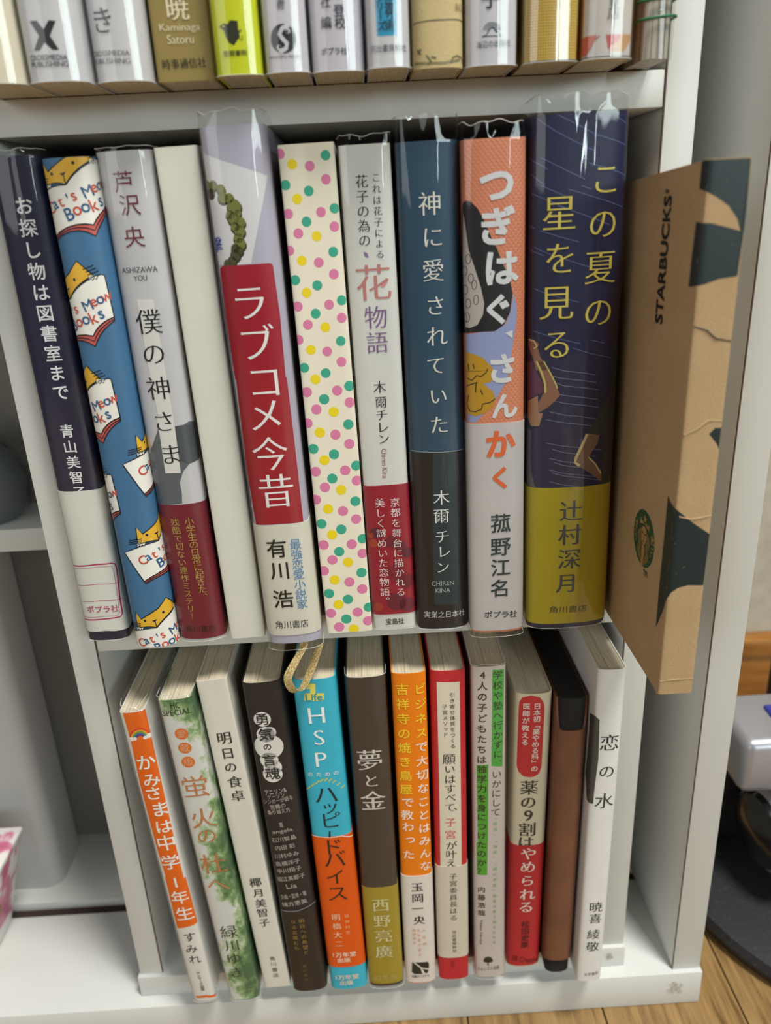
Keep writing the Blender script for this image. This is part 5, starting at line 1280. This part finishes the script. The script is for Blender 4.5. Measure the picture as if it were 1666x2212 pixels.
for sgn in (-1, 1):
    for k in range(4):
        x = .31 + .075 * k
        ents.append(['l', 'emblem', lg([(sgn * x * .9, .30 - .05 * k), (sgn * (x + .02), .0), (sgn * (x - .10), -.28), (sgn * (x - .02), -.52), (sgn * (x - .14), -.76), (sgn * (x - .12), -.90 + .05 * k)]), .32, KR, 1])
    for k in range(5):
        y = .34 - .16 * k
        ents.append(['p', 'emblem', lg([(sgn * (.68 - .02 * k), y - .10), (sgn * (.99 - .03 * k * k * .5), y + .02), (sgn * (.98 - .03 * k * k * .5), y - .04)]), KR, 1])
    ents.append(['p', 'emblem', lg([(sgn * .66, .34), (sgn * .70, .06), (sgn * .80, .20), (sgn * .92, .38), (sgn * .80, .30), (sgn * .72, .42)]), KR, 1])
    ents.append(['p', 'emblem', lg([(sgn * .04, .18), (sgn * .19, .24), (sgn * .21, .19), (sgn * .14, .13)]), G, 2])
ents.append(['l', 'emblem', lg([(0, .2), (.02, .02), (-.03, .0)]), .22, G, 2]); ents.append(['p', 'emblem', lg([(-.08, -.09), (0, -.06), (.08, -.09), (0, -.14)]), G, 2])
ents.append(['l', 'emblem', lg([(-.26, .2), (-.2, .4), (0, .47), (.2, .4), (.26, .2)]), .5, G, 2])
ents.append(['c', 'emblem', LU, LV + .42 * LR, .6, KR, 2])
add_prints(root, pr, ents, d['h'])
# frayed paper fibres along the spine folds
V = []; Fc = []; r = random.Random(5)
for k in range(520):
    u = (-pr.half + r.uniform(-.3, .5)) if r.random() < .6 else (pr.half + r.uniform(-.4, .4) if r.random() < .85 else r.uniform(-pr.half, pr.half))
    v = r.uniform(0, d['h']) if r.random() < .85 else r.choice((0.1, d['h'])); L = r.uniform(.3, 1.1); a = r.uniform(0, 6.28)
    x, y = pr.at([u, u + L * .4 * math.cos(a), u + L * .8 * math.cos(a)], 0); o = [0.05, .25, r.uniform(.2, .6)]
    base = len(V)
    for q in range(3):
        nx, ny = (-0.7, -0.7) if u < 0 else (0.7, -0.7)
        for s in (-.028, .028): V.append(((x[q] + nx * o[q]) * S, (y[q] + ny * o[q]) * S, (v + s + L * .5 * q * math.sin(a) * .5) * S))
    Fc += [(base, base + 1, base + 3, base + 2), (base + 2, base + 3, base + 5, base + 4)]
fz = link('paper_fibres', mesh_from(V, Fc), M('#d9bd8c', 'print'), root); fz['kind'] = 'stuff'
# creases across the kraft spine
for v0, pts in ((0, [(-5.8, 97.5), (-2, 99.2), (1.5, 102.0), (6, 101.5)]), (0, [(-5, 69.5), (-1, 68.4), (3, 68.8), (6, 69.2)]), (0, [(-6, 131.5), (-2, 130.2), (1, 127.6), (6, 126.5)]), (0, [(-6, 5.5), (0, 6.2), (6, 5.8)])):
    x, y = pr.at([p[0] for p in pts], 0.12)
    link('paper_crease', tube([(x[i] * S, y[i] * S, pts[i][1] * S) for i in range(len(pts))], 0.00022, 6), M('#0e2124', 'print') if pts[0][1] > 100 else special('kraft'), root)

# gold ribbon bookmark looping out below the lavender book
root = BOOKS['labu']; O = BOOK_DATA['labu'][0]['o']
path = [(-1.0, 6, 4), (-1.2, 3, -0.5), (-2.6, 1.4, -4), (-6.2, -1.2, -9), (-9.2, -2.4, -14), (-9.6, -2.6, -17.5), (-8.4, -2.2, -21.5), (-6.2, -.6, -23.5), (-3.6, 1.6, -22), (-1.0, 4.2, -18), (1.6, 7.0, -13), (3.4, 9.6, -9.5), (4.6, 12, -8)]
path = [(x + 5.2, y, z) for x, y, z in path]
def smooth(P, n=5):
    P = [np.array(p, float) for p in P]; P = [2 * P[0] - P[1]] + P + [2 * P[-1] - P[-2]]; out = []
    for i in range(1, len(P) - 2):
        for t in np.linspace(0, 1, n, endpoint=False):
            a, b, c, e = P[i - 1], P[i], P[i + 1], P[i + 2]
            out.append(.5 * (2 * b + (c - a) * t + (2 * a - 5 * b + 4 * c - e) * t * t + (3 * b - a - 3 * c + e) * t ** 3))
    return out + [P[-2]]
SP = smooth(path); V = []; Fc = []
for i, p in enumerate(SP):
    t = SP[min(i + 1, len(SP) - 1)] - SP[max(i - 1, 0)]; t /= np.linalg.norm(t)
    a = np.array([0.80, -0.35, 0.45]); a = a - t * a.dot(t); a /= np.linalg.norm(a); nn = np.cross(t, a)
    for s, o_ in ((-1, -.1), (1, -.1), (1, .1), (-1, .1)): V.append((p + a * s * 2.1 + nn * o_) * S)
for i in range(len(SP) - 1):
    for k in range(4): Fc.append((4 * i + k, 4 * i + (k + 1) % 4, 4 * i + 4 + (k + 1) % 4, 4 * i + 4 + k))
link('ribbon_bookmark', mesh_from(V, Fc, smooth=True, angle=50), special('ribbon'), root)

# brown leather case with black ends, between the cream capsule book and the white book
pr = Prof(14.4, 4.4, 2.4, 116)
lc = empty('leather_case', (84.6 * S, -15.4 * S, (FLOOR - 382.45) * S), 'brown leather folding case with black ends, between the red banded book and the white book', 'case', rot=(0, 0.010, 0))
us = pr.u; e = np.clip((np.abs(us) - pr.half * .62) / (pr.half * .38), 0, 1) ** 1.5
link('leather_shell', cover_mesh(pr, 170, 1.0, top=155 + 16 * e, bot=9.5 - 2.5 * e), special('leather'), lc)
link('inner_body', block_mesh(Prof(14.3, 4.4, 2.4, 115), 0.9, 0.1, 172, 2), M('#100f10', 'matte'), lc)

# clear packet with green elastic bands, last on the top shelf
pk = empty('plastic_packet', (101.8 * S, -20.5 * S, (FLOOR + 42.05) * S), 'clear plastic packet of thin sticks held by green elastic bands', 'packet')
pr = Prof(11.5, 3.6, 2.1, 90)
link('contents', block_mesh(Prof(9.6, 3.0, 2.1, 86), 0.4, 0.4, 170, 4), special('sticks'), pk)
us = pr.u; rows = [(z, 0.25 * np.sin(us * .9 + z * .11)) for z in np.linspace(0.1, 182, 16)]
V, Fc = sheet(pr, us, rows); link('wrapper', mesh_from(V, Fc, smooth=True), special('film'), pk)
for z in (12.2, 17.4):
    uu = np.linspace(-pr.half - 30, pr.half + 30, 60); x, y = pr.at(uu, 0.7)
    link('elastic_band', tube([(x[i] * S, y[i] * S, (z + .5 * math.sin(uu[i] * .16)) * S) for i in range(60)], 0.00042, 8), M('#1f6a45', 'cover'), pk)

# ---------------------------------------------------------------- things at the left, inside the cabinet
def rounded_box(x0, x1, y0, y1, z0, z1, r):
    bm = bmesh.new(); bmesh.ops.create_cube(bm, size=1)
    for v in bm.verts: v.co = Vector(((x0 + x1) / 2 + v.co.x * (x1 - x0), (y0 + y1) / 2 + v.co.y * (y1 - y0), (z0 + z1) / 2 + FLOOR + v.co.z * (z1 - z0))) * S
    bmesh.ops.bevel(bm, geom=[e for e in bm.edges if abs(e.verts[0].co.z - e.verts[1].co.z) > .01], offset=r * S, segments=6, affect='EDGES', profile=0.5)
    return bm_mesh(bm, True, 30)
fbx = empty('file_box', (-0.236, 0.1, (FLOOR - 396.4) * S), 'tall white plastic file box standing at the left of the bookcase', 'file box')
o = link('shell', rounded_box(-256, -213, 78, 121, -396.4, -170, 10), M('#b3afac', 'laminate')); keep_world(o, fbx)
o = link('inner_folder', rounded_box(-252, -217, 86, 118, -169.9, -165, 4), M('#b8aeb0', 'laminate')); keep_world(o, fbx)
fl = empty('floral_box', (-0.27, 0.03, (FLOOR - 396.4) * S), 'white box with pink flowers and gold dots at the left edge', 'box')
def frustum(xb0, xb1, xt0, xt1, y0, y1, z0, z1, bev=1.5):
    bm = bmesh.new(); bmesh.ops.create_cube(bm, size=1)
    for v in bm.verts:
        a, b = (xb0, xb1) if v.co.z < 0 else (xt0, xt1)
        v.co = Vector(((a + b) / 2 + v.co.x * (b - a), (y0 + y1) / 2 + v.co.y * (y1 - y0), (z0 + z1) / 2 + FLOOR + v.co.z * (z1 - z0))) * S
    bmesh.ops.bevel(bm, geom=list(bm.edges), offset=bev * S, segments=3, affect='EDGES', profile=0.5)
    return bm_mesh(bm, True, 30)
o = link('body', frustum(-300, -235, -318, -215.5, 24, 54, -396.4, -330), special('floral')); keep_world(o, fl)
o = link('rim', frustum(-319, -214.5, -320, -213.5, 23, 55, -329.9, -325), special('floral')); keep_world(o, fl)
jar = empty('ceramic_jar', (-0.212, 0.100, (FLOOR - 149.7) * S), 'round grey glazed jar on the dark cabinet shelf', 'jar')
link('body', lathe([(.010, 0), (.017, .001), (.0225, .010), (.0235, .022), (.019, .034), (.013, .040)]), M('#5c6368', 'gloss'), jar)
link('lid', lathe([(.0135, .0402), (.0150, .042), (.010, .047), (.004, .050), (.004, .054)]), M('#4c5256', 'gloss'), jar)
jr = empty('olive_pot', (-0.262, 0.098, (FLOOR - 149.7) * S), 'tall olive green pot beside the grey jar on the dark cabinet shelf', 'pot')
link('body', lathe([(.014, 0), (.022, .004), (.0245, .03), (.0235, .060), (.020, .078)]), M('#4f4c34', 'cover'), jr)
link('rim', lathe([(.020, .0782), (.0225, .0785), (.0225, .085), (.019, .085)]), M('#4a4730', 'cover'), jr)

# ---------------------------------------------------------------- appliance on a round black base, right of the cabinet
ap = empty('appliance', (0.300, 0.075, 0.0), 'silver and black appliance with blue strip on a round black base, right of the cabinet', 'appliance')
def ap_link(name, me, mat, loc=(0, 0, 0), rot=(0, 0, 0)):
    o = link(name, me, mat, ap, loc); o.rotation_euler = rot; return o
ap_link('base', lathe([(.112, 0.0), (.118, .002), (.120, .008), (.118, .013), (.112, .0155), (.02, .0155)], 64), special('rubber_black'))
ap_link('motor_housing', lathe([(.0235, 0), (.027, .003), (.027, .075), (.025, .080)], 48), special('silver'), (-.076, -.022, .060), (0, math.pi / 2, 0.15))
ap_link('dark_end_cap', lathe([(.006, -.004), (.0215, -.001), (.0232, .002), (.0232, .006)], 48), M('#17181c', 'gloss'), (-.0782, -.0223, .060), (0, math.pi / 2, 0.15))
def box_at(x0, x1, y0, y1, z0, z1, bev):
    bm = bmesh.new(); bmesh.ops.create_cube(bm, size=1)
    for v in bm.verts: v.co = Vector(((x0 + x1) / 2 + v.co.x * (x1 - x0), (y0 + y1) / 2 + v.co.y * (y1 - y0), (z0 + z1) / 2 + v.co.z * (z1 - z0)))
    bmesh.ops.bevel(bm, geom=list(bm.edges), offset=bev, segments=3, affect='EDGES', profile=0.5); return bm_mesh(bm, True, 35)
ap_link('black_stand', box_at(-.102, .03, .012, .060, .0157, .0925, .012), special('rubber_black'))
ap_link('silver_head', box_at(-.097, .06, -.030, .020, .0935, .130, .006), special('silver'))
ap_link('blue_strip', box_at(-.072, .062, -.0315, .004, .122, .132, .002), M('#1a2a9c', 'gloss'))
ap_link('handle', box_at(-.046, -.026, .030, .050, .0927, .36, .006), special('rubber_black'))
